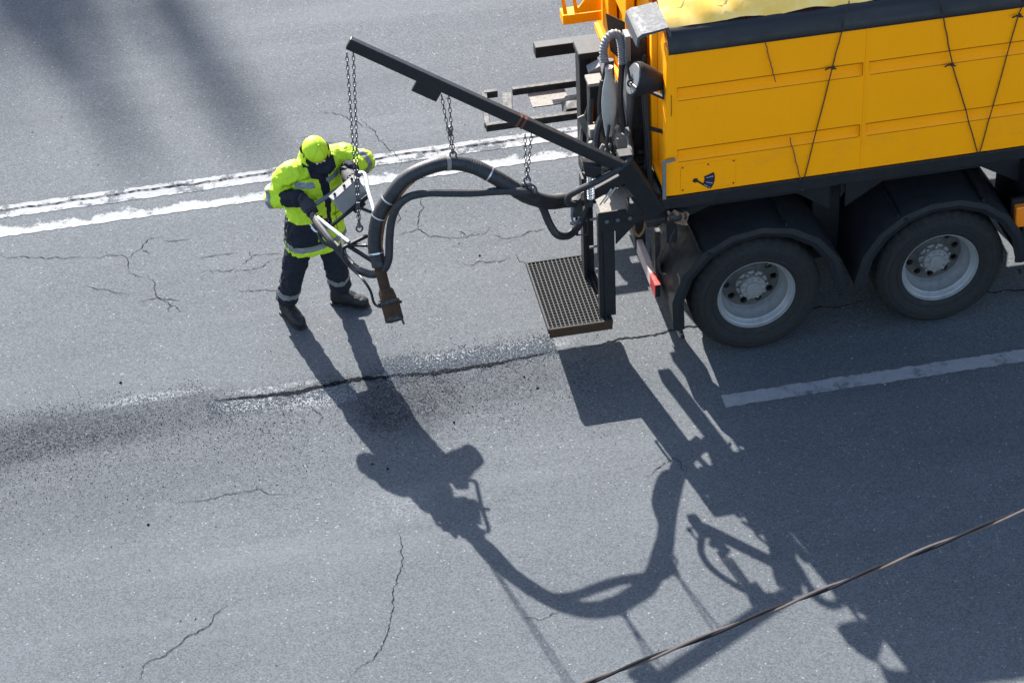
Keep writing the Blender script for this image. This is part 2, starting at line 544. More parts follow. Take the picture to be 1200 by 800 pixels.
def voxel(mb, size, smooth_it=4, wr=None):
    """fuse overlapping closed shells into one skin; returns list of verts / faces"""
    me = bpy.data.meshes.new('tmp')
    me.from_pydata([Vector(v) for v in mb.v], [], mb.f)
    bm = bmesh.new(); bm.from_mesh(me)
    bmesh.ops.recalc_face_normals(bm, faces=bm.faces)
    bm.to_mesh(me); bm.free()
    o = bpy.data.objects.new('tmp', me)
    COL.objects.link(o)
    md = o.modifiers.new('r', 'REMESH'); md.mode = 'VOXEL'; md.voxel_size = size
    if smooth_it:
        ms = o.modifiers.new('s', 'SMOOTH'); ms.iterations = smooth_it; ms.factor = 0.5
    dg = bpy.context.evaluated_depsgraph_get()
    ev = o.evaluated_get(dg).to_mesh()
    V = [v.co.copy() for v in ev.vertices]
    NRM = [v.normal.copy() for v in ev.vertices]
    F = [tuple(p.vertices) for p in ev.polygons]
    o.evaluated_get(dg).to_mesh_clear()
    bpy.data.objects.remove(o); bpy.data.meshes.remove(me)
    if wr:
        V = [v + n * wr(v) for v, n in zip(V, NRM)]
    return V, F, NRM

# ------------------------------------------------------------------ setting: road
mb = MB()
mb.add([(-250, -250, 0), (250, -250, 0), (250, 250, 0), (-250, 250, 0)], [(0, 1, 2, 3)])
mb.build('road', ASPH, smooth=0, kind='structure')

def strip(name, x0, x1, y0, y1, z, mt, seed, step=0.035, jit=0.008, y2=None):
    """painted band with slightly ragged edges"""
    r = random.Random(seed)
    n = int((x1 - x0) / step)
    vs, fs = [], []
    for i in range(n + 1):
        x = x0 + (x1 - x0) * i / n
        a, b = y0(x) if callable(y0) else y0, y1(x) if callable(y1) else y1
        vs += [(x, a + r.uniform(-jit, jit), z), (x, b + r.uniform(-jit, jit), z)]
        if i:
            k = 2 * i
            fs.append((k - 2, k, k + 1, k - 1))
    return MB().add(vs, fs).build(name, mt, smooth=0, kind='structure')

strip('road_marking', -30, 30, 3.165, 3.345, 0.003, PAINT_A, 1)
strip('road_marking', -30, 30, 2.895, 3.085, 0.003, PAINT_B, 2)
strip('road_marking', -0.39, 3.6, -0.595, -0.455, 0.003, PAINT_C, 3)

CR = [
 [(-4.03, 0.364), (-3.729, 0.332), (-3.443, 0.325), (-3.185, 0.345), (-3.0, 0.35), (-2.8, 0.345), (-2.64, 0.338), (-2.449, 0.323), (-2.258, 0.307), (-1.932, 0.313), (-1.635, 0.336), (-1.502, 0.346)],
 [(-1.502, 0.346), (-1.402, 0.354), (-1.137, 0.364), (-0.806, 0.37), (-0.539, 0.38), (-0.27, 0.391), (0.1, 0.40), (0.467, 0.397), (0.866, 0.376), (1.077, 0.402)],
 [(1.077, 0.402), (1.5, 0.32), (1.844, 0.257), (2.043, 0.242), (2.281, 0.239), (2.9, 0.3)],
 [(-4.843, 2.433), (-4.681, 2.416), (-4.561, 2.374), (-4.555, 2.265), (-4.556, 2.147)],
 [(-4.563, 2.351), (-4.462, 2.422), (-4.424, 2.473), (-4.349, 2.563), (-4.231, 2.571)],
 [(-4.428, 2.425), (-4.357, 2.371)],
 [(-4.249, 2.514), (-4.011, 2.491)],
 [(-4.556, 2.147), (-4.42, 2.078)],
 [(-4.392, 2.083), (-4.342, 1.942), (-4.327, 1.799), (-4.31, 1.76), (-4.247, 1.631), (-4.193, 1.572), (-4.145, 1.514)],
 [(-4.247, 1.631), (-4.274, 1.546)],
 [(-4.02, 2.014), (-3.898, 2.007), (-3.808, 1.961), (-3.719, 1.974), (-3.62, 1.949), (-3.515, 1.971), (-3.42, 2.03), (-3.302, 2.048)],
 [(-3.661, 2.007), (-3.572, 2.139), (-3.498, 2.133), (-3.394, 2.143), (-3.295, 2.106)],
 [(-3.572, 2.139), (-3.592, 2.204)],
 [(-2.484, 2.145), (-2.374, 2.141), (-2.286, 2.168), (-2.223, 2.177), (-2.172, 2.103), (-2.133, 2.044), (-2.033, 2.019), (-1.934, 1.994), (-1.828, 2.004), (-1.693, 1.983), (-1.669, 2.074)],
 [(-2.223, 2.177), (-2.196, 2.343), (-2.15, 2.456), (-2.111, 2.61)],
 [(-1.688, 1.969), (-1.608, 1.876), (-1.509, 1.852), (-1.421, 1.878), (-1.321, 1.926), (-1.214, 1.936), (-1.107, 1.945)],
 [(-1.904, 2.084), (-1.828, 2.004)],
 [(-4.078, -1.793), (-4.23, -1.876), (-4.33, -2.021), (-4.481, -2.126), (-4.602, -2.229), (-4.735, -2.279), (-4.828, -2.473)],
 [(-2.904, -1.285), (-2.929, -1.442), (-2.924, -1.64), (-3.006, -1.866), (-3.059, -2.025), (-3.125, -2.304), (-3.221, -2.487), (-3.51, -2.74)],
 [(-4.419, -0.72), (-4.206, -0.705), (-4.026, -0.72), (-3.843, -0.708), (-3.729, -0.773), (-3.58, -0.799)],
 [(-2.454, 3.918), (-2.315, 3.608), (-2.235, 3.318), (-2.209, 3.113)],
 [(-2.262, -2.398), (-2.128, -2.454), (-1.976, -2.415)],
 [(-1.145, -1.223), (-0.897, -1.091), (-0.871, -1.241)],
 [(-3.498, 0.132), (-3.339, 0.144), (-3.296, -0.018), (-3.324, -0.082)],
 [(-5.542, 2.632), (-5.139, 2.495), (-4.843, 2.433)],
 [(-2.402, 3.767), (-2.588, 4.022), (-2.797, 4.118)],
]
def crack(pts, wdt, mt, seed, z=0.0045, name='road_crack', amp=0.03):
    r = random.Random(seed)
    P = [Vector((x, y, 0)) for x, y in pts]
    out = []
    for a, b in zip(P, P[1:]):
        k = max(2, int((b - a).length / 0.022))
        for i in range(k):
            out.append(a + (b - a) * i / k)
    out.append(P[-1])
    vs, fs = [], []
    off = 0
    for i, p in enumerate(out):
        d = (out[min(i + 1, len(out) - 1)] - out[max(i - 1, 0)]).normalized()
        nn = Vector((-d.y, d.x, 0))
        off = off * 0.8 + r.uniform(-amp, amp) * 0.45
        e = min(1, 4 * min(i, len(out) - 1 - i) / len(out) + 0.15)
        wd = wdt * r.uniform(0.45, 1.5) * e
        vs += [p + nn * (off + wd) + Vector((0, 0, z)), p + nn * (off - wd) + Vector((0, 0, z))]
        if i:
            fs.append((2 * i - 2, 2 * i, 2 * i + 1, 2 * i - 1))
    return MB().add(vs, fs).build(name, mt, smooth=0, kind='structure')
rc_ = random.Random(41)
for x, y, L, a in ((-4.5, 1.75, .35, .2), (-3.75, 1.7, .45, -.5), (-3.35, 1.62, .3, .9), (-4.9, 2.05, .4, -.2), (-1.95, 1.62, .4, .3), (-1.5, 1.66, .25, -1.2), (-2.4, 2.3, .3, 1.2), (-4.0, 2.2, .35, .1), (-3.0, 3.75, .4, -.6)):
    pts = [(x, y)]
    for k in range(5):
        a += rc_.uniform(-.55, .55)
        x += cos(a) * L / 5; y += sin(a) * L / 5
        pts.append((x, y))
    CR.append(pts)
for i, c in enumerate(CR):
    if i == 0:
        crack(c, 0.019, TARM, i, 0.005, amp=.018)
    elif i < 3:
        crack(c, 0.0075, HAIRL, i)
    else:
        crack(c, 0.0027, HAIRL, i)
crack([(-9 + 0.35 * k, 3.275 + 0.004 * sin(k)) for k in range(48)], 0.0065, HAIRL, 77, 0.009, amp=0.012)

# ------------------------------------------------------------------ sprayed chippings round the joint
def chips():
    mbs = MB()
    r = random.Random(5)
    def one(x, y, s, mi):
        a = r.uniform(0, 6.28)
        pts = []
        for k in range(4):
            aa = a + k * pi / 2 + r.uniform(-.4, .4)
            pts.append((x + s * cos(aa) * r.uniform(.6, 1.2), y + s * sin(aa) * r.uniform(.6, 1.2), 0.002))
        top = (x + r.uniform(-.3, .3) * s, y + r.uniform(-.3, .3) * s, 0.002 + s * r.uniform(.7, 1.3))
        mbs.add(pts + [top], [(0, 1, 4), (1, 2, 4), (2, 3, 4), (3, 0, 4)], mi)
    for _ in range(14000):                       # left of the worker, thinning downhill
        x = r.uniform(-6.4, -3.4)
        y = 0.25 - abs(r.gauss(0, 0.55)) + r.uniform(0, .25)
        one(x, y, r.uniform(.0014, .0030) * (1.9 if r.random() < .07 else 1), 0)
    for _ in range(8000):
        x = r.gauss(-2.3, 0.75); y = r.gauss(0.05, 0.32)
        one(x, y, r.uniform(.0014, .0030) * (1.9 if r.random() < .07 else 1), 0)
    for _ in range(3500):
        x = r.uniform(-4.0, -1.2); y = r.gauss(-.3, 0.5)
        one(x, y, r.uniform(.0014, .0035), 0)
    for _ in range(5000):                        # pale stones kept on the joint
        x = r.uniform(-2.75, -1.45); y = 0.42 + r.gauss(0, 0.075)
        one(x, y, r.uniform(.003, .007), 1)
    for _ in range(1800):
        x = r.uniform(-4.1, -3.0); y = 0.27 + r.gauss(0, 0.07)
        one(x, y, r.uniform(.003, .006), 1)
    for _ in range(900):
        x = r.uniform(-5.6, -4.1); y = 0.5 + r.gauss(0, 0.09)
        one(x, y, r.uniform(.003, .006), 1)
    for _ in range(260):                         # stray light stones over the whole road
        one(r.uniform(-6, 3), r.uniform(-3.5, 6), r.uniform(.004, .009), 1)
    for x, y in ((-2.35, -.30), (-3.0, -.62), (-2.9, -.7), (-4.7, .75), (-1.75, .1), (-1.68, -.05), (-4.62, -.9), (-1.8, 1.7)):
        one(x, y, .014, 0)
    return mbs.build('loose_chippings', [STONE, STONEL], smooth=0, kind='stuff')
chips()
def falling():
    r = random.Random(8)
    mbs = MB()
    for _ in range(420):
        t = r.random()
        c = Vector((-2.72, -0.19, 0.93)) + Vector((0.02, 0.0, -0.9)) * t
        s = 0.015 + 0.07 * t
        c += Vector((r.gauss(0, s), r.gauss(0, s), 0))
        e = r.uniform(.0015, .0032)
        mbs.add([c + Vector((e, 0, 0)), c + Vector((-e, e, 0)), c + Vector((-e, -e, 0)), c + Vector((0, 0, e * 1.6))], [(0, 1, 2), (0, 1, 3), (1, 2, 3), (2, 0, 3)])
    return mbs.build('falling_chippings', [STONEL], smooth=0, kind='stuff')
falling()

# ------------------------------------------------------------------ truck
TRUCK = thing('tipper_truck', 'yellow tipper truck with black mudguards and a patching boom at its rear', 'truck', (0.7, 1.25, 0))

X0, X1, YF, YB = -0.64, 4.6, 0.03, 2.47
ZB, ZT = 1.49, 2.67
# cargo bed shell: floor, far side, front wall
mb = MB()
mb.box((X0 + .02, YF + .045, ZB + .003), (X1, YB, ZB + .05))
mb.box((X0 + .02, YB - .04, ZB + .052), (X1, YB - .002, ZT))
mb.box((X1 - .05, YF + .045, ZB + .052), (X1 - .002, YB - .042, ZT + .2))
bed = mb.build('cargo_bed', YEL, TRUCK)
# near side panel with pressed ribs
def side_panel():
    mbs = MB()
    xr = [(-.60, .73), (.775, 2.13), (2.175, 3.5)]
    zr = [(1.768, 1.868), (2.275, 2.378)]
    xs = sorted({X0, X1, *[a for p in xr for a in p]})
    zs = sorted({ZB, ZT, *[a for p in zr for a in p]})
    for xa, xb in zip(xs, xs[1:]):
        for za, zb in zip(zs, zs[1:]):
            P = [(xa, YF, za), (xb, YF, za), (xb, YF, zb), (xa, YF, zb)]
            if (xa, xb) in xr and (za, zb) in zr:
                d, e = .026, .012
                I = [(xa + e, YF + d, za + 2.2 * e), (xb - e, YF + d, za + 2.2 * e), (xb - e, YF + d, zb - e * .4), (xa + e, YF + d, zb - e * .4)]
                mbs.add(P + I, [(4, 5, 6, 7), (0, 1, 5, 4), (1, 2, 6, 5), (2, 3, 7, 6), (3, 0, 4, 7)])
            else:
                mbs.add(P, [(0, 1, 2, 3)])
    mbs.add([(X0, YF, ZB), (X0, YF + .042, ZB), (X0, YF + .042, ZT), (X0, YF, ZT)], [(0, 1, 2, 3)])
    mbs.add([(X0, YF, ZT), (X1, YF, ZT), (X1, YF + .042, ZT), (X0, YF + .042, ZT)], [(0, 1, 2, 3)])
    mbs.add([(X0, YF + .042, ZB), (X1, YF + .042, ZB), (X1, YF + .042, ZT), (X0, YF + .042, ZT)], [(0, 1, 2, 3)])
    return mbs.build('side_panel', YEL, TRUCK, smooth=0)
SP = side_panel()
# vertical stiffener seams
mb = MB()
for x in (-.625, .752, 2.152):
    mb.box((x - .006, YF - .0035, ZB + .01), (x + .006, YF - .0005, ZT - .01))
mb.split('seam', YEL, SP, smooth=0)
EDGESH = mat('edge_shade', (0.34, 0.115, 0.006), 0.8, vary=0.4, scale=12, spec=0.05)  # darker yellow-brown: shade lines at the panel's rib edges, laid on as coloured strips
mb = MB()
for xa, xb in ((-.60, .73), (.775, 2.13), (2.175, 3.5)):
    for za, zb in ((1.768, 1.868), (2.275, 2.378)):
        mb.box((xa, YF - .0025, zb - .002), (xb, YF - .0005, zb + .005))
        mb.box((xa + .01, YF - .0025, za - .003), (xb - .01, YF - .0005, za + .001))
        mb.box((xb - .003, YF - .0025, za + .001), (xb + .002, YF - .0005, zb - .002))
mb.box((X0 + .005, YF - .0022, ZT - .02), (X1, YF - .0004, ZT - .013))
mb.split('edge_shade_line', EDGESH, SP, smooth=0)
# service plate with a printed fan emblem and screws
mb = MB()
mb.box((-.575, YF - .006, 1.515), (-.175, YF - .0005, 1.735))
pl = mb.build('access_plate', YEL, TRUCK, bevel=.002)
mb = MB()
for x in (-.56, -.375, -.19):
    for z in (1.53, 1.72):
        mb.tube([(x, YF - .006, z), (x, YF - .011, z)], .006, 8)
mb.split('screw', BLK, pl)
def emblem():
    mbs = MB()
    cx, cz = -.468, 1.598                        # pivot at the bulb of the handle
    y0 = YF - .0085
    def P(r, a, y=y0):
        return (cx + r * cos(a), y, cz + r * sin(a))
    a0, a1 = radians(-40), radians(20)
    ax = [a0 + (a1 - a0) * k / 10 for k in range(11)]
    off = Vector((.075, 0, -.012))
    def fan(r0, r1, aa, mi, y):
        pts0 = [Vector(P(r0, a, y)) for a in aa]
        pts1 = [Vector(P(r1, a, y)) for a in aa]
        k = len(aa)
        mbs.add(pts0 + pts1, [(i, i + 1, k + i + 1, k + i) for i in range(k - 1)], mi)
    fan(.066, .142, ax, 0, y0)
    cols = (1, 2, 1, 2, 2, 1, 2)
    for k in range(7):
        b0 = a0 + (a1 - a0) * (k + .25) / 7
        b1 = a0 + (a1 - a0) * (k + .70) / 7
        fan(.078, .132, [b0, b1], cols[k], y0 - .0012)
    # handle
    mbs.add([P(.015, radians(-62)), P(.13, a0 - .02), P(.13, a0 + .05), P(.02, radians(-5))], [(0, 1, 2, 3)], 3)
    mbs.add([(cx + .019 * cos(2 * pi * k / 14), y0 - .001, cz + .019 * sin(2 * pi * k / 14)) for k in range(14)], [tuple(range(14))], 0)
    mbs.add([(cx + .004 + .009 * cos(2 * pi * k / 10), y0 - .0022, cz - .003 + .009 * sin(2 * pi * k / 10)) for k in range(10)], [tuple(range(10))], 3)
    return mbs.build('emblem', [BLK, PRG, BLUE, RUST], pl, smooth=0)
emblem()
# lower rail and upper cover strip
MB().box((-.96, YF - .022, 1.392), (X1, YF + .06, 1.486)).build('bed_rail', BLK, TRUCK, bevel=.004)
def cover():
    mbs = MB()
    n = 90
    r = random.Random(3)
    rows = []
    prof = [(YF - .012, ZT - .012), (YF - .018, ZT + .01), (YF + .006, ZT + .055), (YF + .03, ZT + .10), (YF + .055, ZT + .128), (YF + .085, ZT + .145), (YF + .14, ZT + .147)]
    vs = []
    for i in range(n + 1):
        x = X0 - .02 + (X1 - X0 + .02) * i / n
        for k, (y, z) in enumerate(prof):
            wv = noise.noise(Vector((x * 1.6, k * .7, 3))) * .010 * (k > 0)
            vs.append((x, y - wv, z + wv * .8))
    k = len(prof)
    fs = [(i * k + j, (i + 1) * k + j, (i + 1) * k + j + 1, i * k + j + 1) for i in range(n) for j in range(k - 1)]
    mbs.add(vs, fs)
    return mbs.build('cover_strip', COVER, TRUCK, smooth=60)
cover()
# tailgate with frame, corner posts
mb = MB()
mb.box((X0 - .012, YF + .005, ZB), (X0 + .016, YB, ZT + .05))
tg = mb.build('tailgate', YEL, TRUCK, bevel=.004)
mb = MB()
for y in (.40, .62, 1.25, 1.85):
    mb.hexa([(X0 - .05, y, ZB + .02), (X0 - .013, y - .02, ZB + .02), (X0 - .013, y + .08, ZB + .02), (X0 - .05, y + .06, ZB + .02),
             (X0 - .05, y, ZT), (X0 - .013, y - .02, ZT), (X0 - .013, y + .08, ZT), (X0 - .05, y + .06, ZT)])
mb.box((X0 - .045, .14, 1.50), (X0 - .0125, 2.4, 1.56))
mb.split('stiffener', YEL, tg, bevel=.004)
MB().prism([(X0 - .05, YF - .004, ZB), (X0 + .03, YF - .004, ZB), (X0 + .03, YF - .004, ZT + .03), (X0 - .03, YF - .004, ZT + .03)], (0, .10, 0)).build('corner_post', YEL, TRUCK, bevel=.006)
mb = MB()
for z in (1.98, 2.26):
    mb.bar((-.765, .17 + .19 * (z - 1.86), z), (-.655, .10, z + .0), .022, .022)
mb.split('hinge_bracket', BLK, TRUCK)
# latch lever
mb = MB()
mb.bar((-.70, 0.0, 1.80), (-.70, 0.0, 1.49), .026, .016)
mb.bar((-.715, .0, 1.80), (-.62, .0, 1.815), .02, .02)
mb.split('latch', GREY, TRUCK, bevel=.003)
# black upright rod and mast
mb = MB()
mb.tube([(-.77, .25, 2.30), (-.775, .08, 1.39)], .016, 10)
mb.tube([(-.77, .25, 2.30), (-.76, .2, 2.36), (-.72, .10, 2.40)], .016, 10)
mb.build('guard_rail', BLK, TRUCK)
mb = MB()
mb.box((-.80, .56, 1.30), (-.685, .68, 2.50))
mb.build('mast', BLK2, TRUCK, bevel=.006)
MB().box((-.842, .555, 1.30), (-.803, .66, 2.52)).build('mast_flange', GREY, TRUCK, bevel=.003)
# grey folded cap at the rear corner
mb = MB()
sec = [(-.885, 2.76), (-.875, 2.83), (-.84, 2.855), (-.78, 2.86), (-.66, 2.88), (-.64, 2.83), (-.64, 2.80), (-.655, 2.80), (-.67, 2.86), (-.78, 2.84), (-.83, 2.83), (-.86, 2.81), (-.87, 2.75)]
mb.prism([(x, .02, z) for x, z in sec], (0, .36, .0))
mb.build('corner_cap', mat('cap_grey', (.060, .062, .065), .6, vary=.1, spec=.15, dust=.15, dust_col=(.1, .1, .1)), TRUCK, smooth=40)
# work light: dark cone with a grey glass face
wl = MB()
c0, c1 = Vector((-.885, .13, 2.44)), Vector((-.66, .16, 2.36))
d = (c1 - c0).normalized()
def disc_ring(c, d, rx, rz, n=20):
    a = d.cross(Vector((0, 0, 1))).normalized(); b = a.cross(d)
    return [c + a * rx * cos(2 * pi * k / n) + b * rz * sin(2 * pi * k / n) for k in range(n)]
rings = [disc_ring(c0, d, .105, .125), disc_ring(c0 + d * .03, d, .11, .13), disc_ring(c0 + d * .12, d, .085, .10), disc_ring(c1, d, .05, .05)]
wl.ring_loft(rings)
wlo = wl.build('work_light', PLAS, TRUCK)
MB().ring_loft([disc_ring(c0 - d * .006, d, .092, .110), disc_ring(c0 - d * .001, d, .095, .113)]).build('light_glass', GREY, wlo)
mb = MB()
a = d.cross(Vector((0, 0, 1))).normalized()
mb.tube([c0 - d * .012 + a * .1 + Vector((0, 0, -.02)), c0 - d * .02 + Vector((0, 0, -.03)), c0 - d * .012 - a * .09 + Vector((0, 0, .07))], .010, 8)
mb.tube([c0 - d * .014 + Vector((0.03 * cos(k * .63), 0.0, -.03 + .03 * sin(k * .63))) + a * .01 for k in range(10)], .007, 6, closed=True)
mb.split('light_guard', BLK, wlo)
MB().prism([(-.70, .10, 2.36), (-.64, .02, 2.33), (-.64, .02, 2.16), (-.66, .06, 2.18)], (0, .12, 0)).build('light_bracket', BLK, TRUCK)

# yellow hopper frame at the back
hp = MB()
hp.box((-.735, 1.02, 2.02), (-.668, 1.14, 3.05))
hp.box((-.735, 1.62, 1.86), (-.668, 1.84, 3.05))
hp.box((-.720, 1.142, 2.30), (-.69, 1.618, 3.0))
HOP = hp.build('hopper_frame', YEL, TRUCK, bevel=.006)
mb = MB()
mb.prism([(-.74, .98, 2.55), (-.74, .60, 3.05), (-.74, .98, 3.05)], (.03, 0, 0))
mb.prism([(-.737, 1.86, 1.98), (-.737, 1.86, 2.26), (-.95, 1.86, 1.98)], (0, .012, 0))
mb.split('gusset', YEL, HOP, bevel=.002)
mb = MB()
mb.box((-1.035, 1.86, 1.895), (-.737, 1.98, 1.975))
for x in (-1.03, -.945):
    mb.prism([(x, 1.865, 1.98), (x + .035, 1.865, 1.98), (x - .03, 1.865, 2.40), (x - .04, 1.865, 2.40)], (0, .012, 0))
mb.build('hopper_arm', YEL, HOP, bevel=.003)
mb = MB()
for k, (x, z) in enumerate(((-.70, 2.95), (-.71, 2.90))):
    mb.tube([(x, 1.012, z), (x, 1.0, z)], .02, 10)
mb.split('knob', RED, HOP)
# dull brown chute behind the hoses
mb = MB()
mb.prism([(-.80, 1.20, 2.32), (-.74, 1.02, 2.36), (-.74, 1.02, 2.02), (-.78, 1.16, 2.02)], (-.035, .05, 0))
mb.build('chute', RUST, TRUCK, bevel=.003)

# far dark square beam and folded far step
mb = MB()
mb.bar((-1.105, 2.76, 1.16), (-.50, 2.76, 1.16), .10, .10)
mb.build('rear_beam', BLK, TRUCK, bevel=.005)
ff = MB()
ff.bar((-1.62, 2.17, .88), (-.86, 2.17, .88), .045, .06)
ff.bar((-1.32, 2.64, .88), (-.74, 2.64, .88), .045, .06)
ff.bar((-1.605, 2.194, .88), (-1.545, 2.66, .88), .045, .05)
ff.bar((-1.55, 2.65, .88), (-1.44, 2.65, .88), .045, .06)
ff.bar((-1.44, 2.195, .88), (-1.37, 2.60, .88), .08, .05)
ffo = ff.build('folded_step', BLK2, TRUCK, bevel=.004)
MB().box((-1.20, 2.40, .85), (-.90, 2.61, .86)).build('step_plate', DUSTY, ffo)
MB().hexa([(-1.00, 2.21, .865), (-.83, 2.21, .865), (-.80, 2.42, .865), (-.97, 2.42, .865), (-.96, 2.21, .92), (-.83, 2.21, .92), (-.80, 2.41, .92), (-.93, 2.41, .92)])  .build('step_block', BLK2, ffo, bevel=.004)
MB().box((-.80, 2.42, .76), (-.66, 2.62, .84)).build('step_bracket', BLK, ffo, bevel=.004)
# dark uprights between
mb = MB()
mb.box((-1.06, 1.15, 1.0), (-.965, 1.30, 2.03))
mb.box((-1.07, 1.12, 2.035), (-.87, 1.32, 2.08))
mb.box((-.95, 1.50, 1.10), (-.85, 1.62, 1.86))
mb.build('rear_upright', BLK, TRUCK, bevel=.005)
mb = MB()
mb.box((-1.045, .86, 1.38), (-.945, .98, 1.955))
ub = mb.build('valve_box', BLK, TRUCK, bevel=.005)
MB().box((-1.055, .85, 1.958), (-.94, .99, 1.985)).build('box_lid', CREAM, ub, bevel=.004)
MB().prism([(-1.02, 1.02, 1.98), (-.93, 1.02, 2.02), (-.90, 1.02, 1.82), (-.99, 1.02, 1.80)], (.0, .07, .02)).build('bracket_plate', GREY, TRUCK, bevel=.002)
mb = MB()
mb.bar((-1.10, .95, 1.66), (-1.03, .95, 1.46), .012, .05)
mb.bar((-.99, .80, 1.70), (-.92, .80, 1.45), .02, .10)
mb.split('mounting_strap', CREAM, TRUCK)

# flattened canvas hose and corrugated arc above it
mb = MB()
zz = [2.31, 2.25, 2.16, 2.05, 1.95, 1.86, 1.76]
ww = [.022, .030, .048, .056, .052, .040, .026]
rings = []
for z, wd in zip(zz, ww):
    cx = -.975 - .02 * (2.31 - z)
    rings.append([(cx + wd * cos(2 * pi * k / 14), .5 + .022 * sin(2 * pi * k / 14), z) for k in range(14)])
mb.ring_loft(rings)
mb.build('canvas_sleeve', mat('canvas', (.34, .33, .30), .85, vary=.15, scale=20, dust=.4, dust_col=(.1, .09, .08)), TRUCK, smooth=60)
MB().tube([(-.975, .5, 2.33), (-.975, .5, 2.29)], .03, 12).build('hose_clamp', ALU, TRUCK)
p, rs = corrugated([(-.995, .55, 2.34), (-.995, .58, 2.42), (-.97, .60, 2.49), (-.92, .62, 2.52), (-.87, .63, 2.49), (-.855, .62, 2.40), (-.855, .60, 2.28)], .03, .02, .22)
MB().tube(p, rs, 10).build('corrugated_pipe', mat('grey_corrugated', (.14, .14, .15), .7, vary=.35, scale=40, dust=.8), TRUCK)
mb = MB()
mb.tube(smooth_path([(-.86, .60, 2.3), (-.88, .58, 2.0), (-.87, .52, 1.75), (-.90, .45, 1.55)]), .022, 8)
mb.tube(smooth_path([(-.92, .72, 2.25), (-.93, .70, 2.0), (-1.04, .62, 1.75), (-1.09, .5, 1.58)]), .028, 8)
mb.tube(smooth_path([(-.99, .70, 2.1), (-1.02, .66, 1.85), (-.96, .55, 1.65), (-1.0, .45, 1.50)]), .014, 8)
mb.tube(smooth_path([(-.83, .50, 2.35), (-.80, .5, 2.1), (-.83, .48, 1.8), (-.86, .40, 1.6)]), .014, 8)
mb.split('hydraulic_line', HOSE, TRUCK)
mb = MB()
for pts, rr in (([(-.90, .9, 2.15), (-.96, .86, 1.9), (-.99, .74, 1.7), (-.93, .6, 1.5)], .017), ([(-1.02, .9, 1.9), (-1.06, .8, 1.7), (-1.10, .62, 1.55), (-1.05, .45, 1.42)], .020),
                ([(-.84, .72, 1.95), (-.88, .68, 1.75), (-.84, .5, 1.6), (-.90, .35, 1.42)], .013), ([(-.72, .48, 2.4), (-.74, .46, 2.1), (-.73, .42, 1.7), (-.74, .4, 1.5)], .015),
                ([(-1.0, .42, 1.9), (-1.03, .36, 1.75), (-.98, .28, 1.62), (-.90, .22, 1.5)], .012), ([(-.98, 1.1, 1.7), (-1.08, 1.0, 1.5), (-1.12, .8, 1.4), (-1.06, .6, 1.38)], .022)):
    mb.tube(smooth_path(pts, 6), rr, 8)
mb.split('machine_hose', HOSE, TRUCK)
# hydraulic valve cluster under the sleeve
mb = MB()
r = random.Random(21)
for k in range(16):
    x, y, z = r.uniform(-1.12, -.86), r.uniform(.42, .66), r.uniform(1.40, 1.74)
    s = r.uniform(.015, .04)
    if k % 2:
        mb.box((x - s, y - s, z - s), (x + s, y + s, z + s * 1.3))
    else:
        mb.tube([(x, y, z - s), (x + r.uniform(-.05, .05), y, z + s * 2)], s * .7, 8)
mb.split('valve_cluster', CREAM, TRUCK, bevel=.003)
mb = MB()
for k in range(12):
    x, y, z = r.uniform(-1.05, -.72), r.uniform(.30, .60), r.uniform(1.38, 1.62)
    s = r.uniform(.018, .045)
    if k % 2:
        mb.box((x - s, y - s, z - s), (x + s, y + s, z + s * 1.5))
    else:
        mb.tube([(x - .05, y, z), (x + .05, y + .02, z + r.uniform(-.03, .03))], s * .6, 8)
mb.split('pump_fitting', BLK2, TRUCK, bevel=.003)
mb = MB()
mb.box((-.92, .40, 1.37), (-.70, .75, 1.52))
mb.build('pump_box', BLK, TRUCK, bevel=.006)

# boom -----------------------------------------------------------------
bm_o = MB()
B0, B1 = Vector((-2.80, .395, 2.868)), Vector((-1.02, -.083, 1.872))
bm_o.bar(B0, B1, .050, .088)
BOOM = bm_o.build('boom_arm', BLK, TRUCK, bevel=.005)
bd = (B1 - B0).normalized()
def bp(t, dz=0):
    return B0 + (B1 - B0) * t + Vector((0, 0, dz))
mb = MB()
mb.bar(bp(.235, -.09), bp(.325, -.09), .052, .10)
mb.build('boom_plate', BLK, BOOM, bevel=.003)
mb = MB()
for t in (.615, .632):
    mb.bar(bp(t, .001), bp(t + .007, .001), .0530, .0910)
mb.split('marking_tape', ORG, BOOM)
# boom foot: bracket, column, strut, spring
mb = MB()
mb.prism([(-1.30, -.10, 1.94), (-1.28, -.10, 1.84), (-1.17, -.10, 1.80), (-1.17, -.10, 1.90)], (0, .11, 0))
mb.bar((-.755, .055, 1.375), (-1.0, .005, 1.86), .13, .13, (1, 0, 0))
mb.bar((-.97, .02, 1.72), (-1.29, .15, 1.465), .05, .075)
mb.box((-1.03, -.04, 1.80), (-.93, .06, 1.93))
mb.split('boom_bracket', BLK, TRUCK, bevel=.005)
mb = MB()
mb.box((-1.345, .10, 1.37), (-1.275, .18, 1.52))
VB = mb.build('valve_block', BLK2, TRUCK, bevel=.004)
mb = MB()
hx = [(-1.235 + .022 * cos(k * .7), -.03 + .022 * sin(k * .7), 1.60 + .0022 * k) for k in range(96)]
mb.tube(hx, .007, 6)
mb.build('coil_spring', ALU, TRUCK)
mb = MB()
mb.tube([(-1.275, -.03, 1.56), (-1.275, -.03, 1.83)], .010, 8)
mb.tube([(-1.28, .02, 1.60), (-1.21, .05, 1.56)], .03, 10)
mb.tube([(-1.30, .08, 1.56), (-1.25, .08, 1.52)], .028, 10)
mb.box((-1.27, .02, 1.50), (-1.21, .08, 1.55))
mb.split('valve_fitting', BLK2, TRUCK)
mb = MB()
mb.bar((-1.08, .0, 1.64), (-1.16, .03, 1.50), .010, .010)
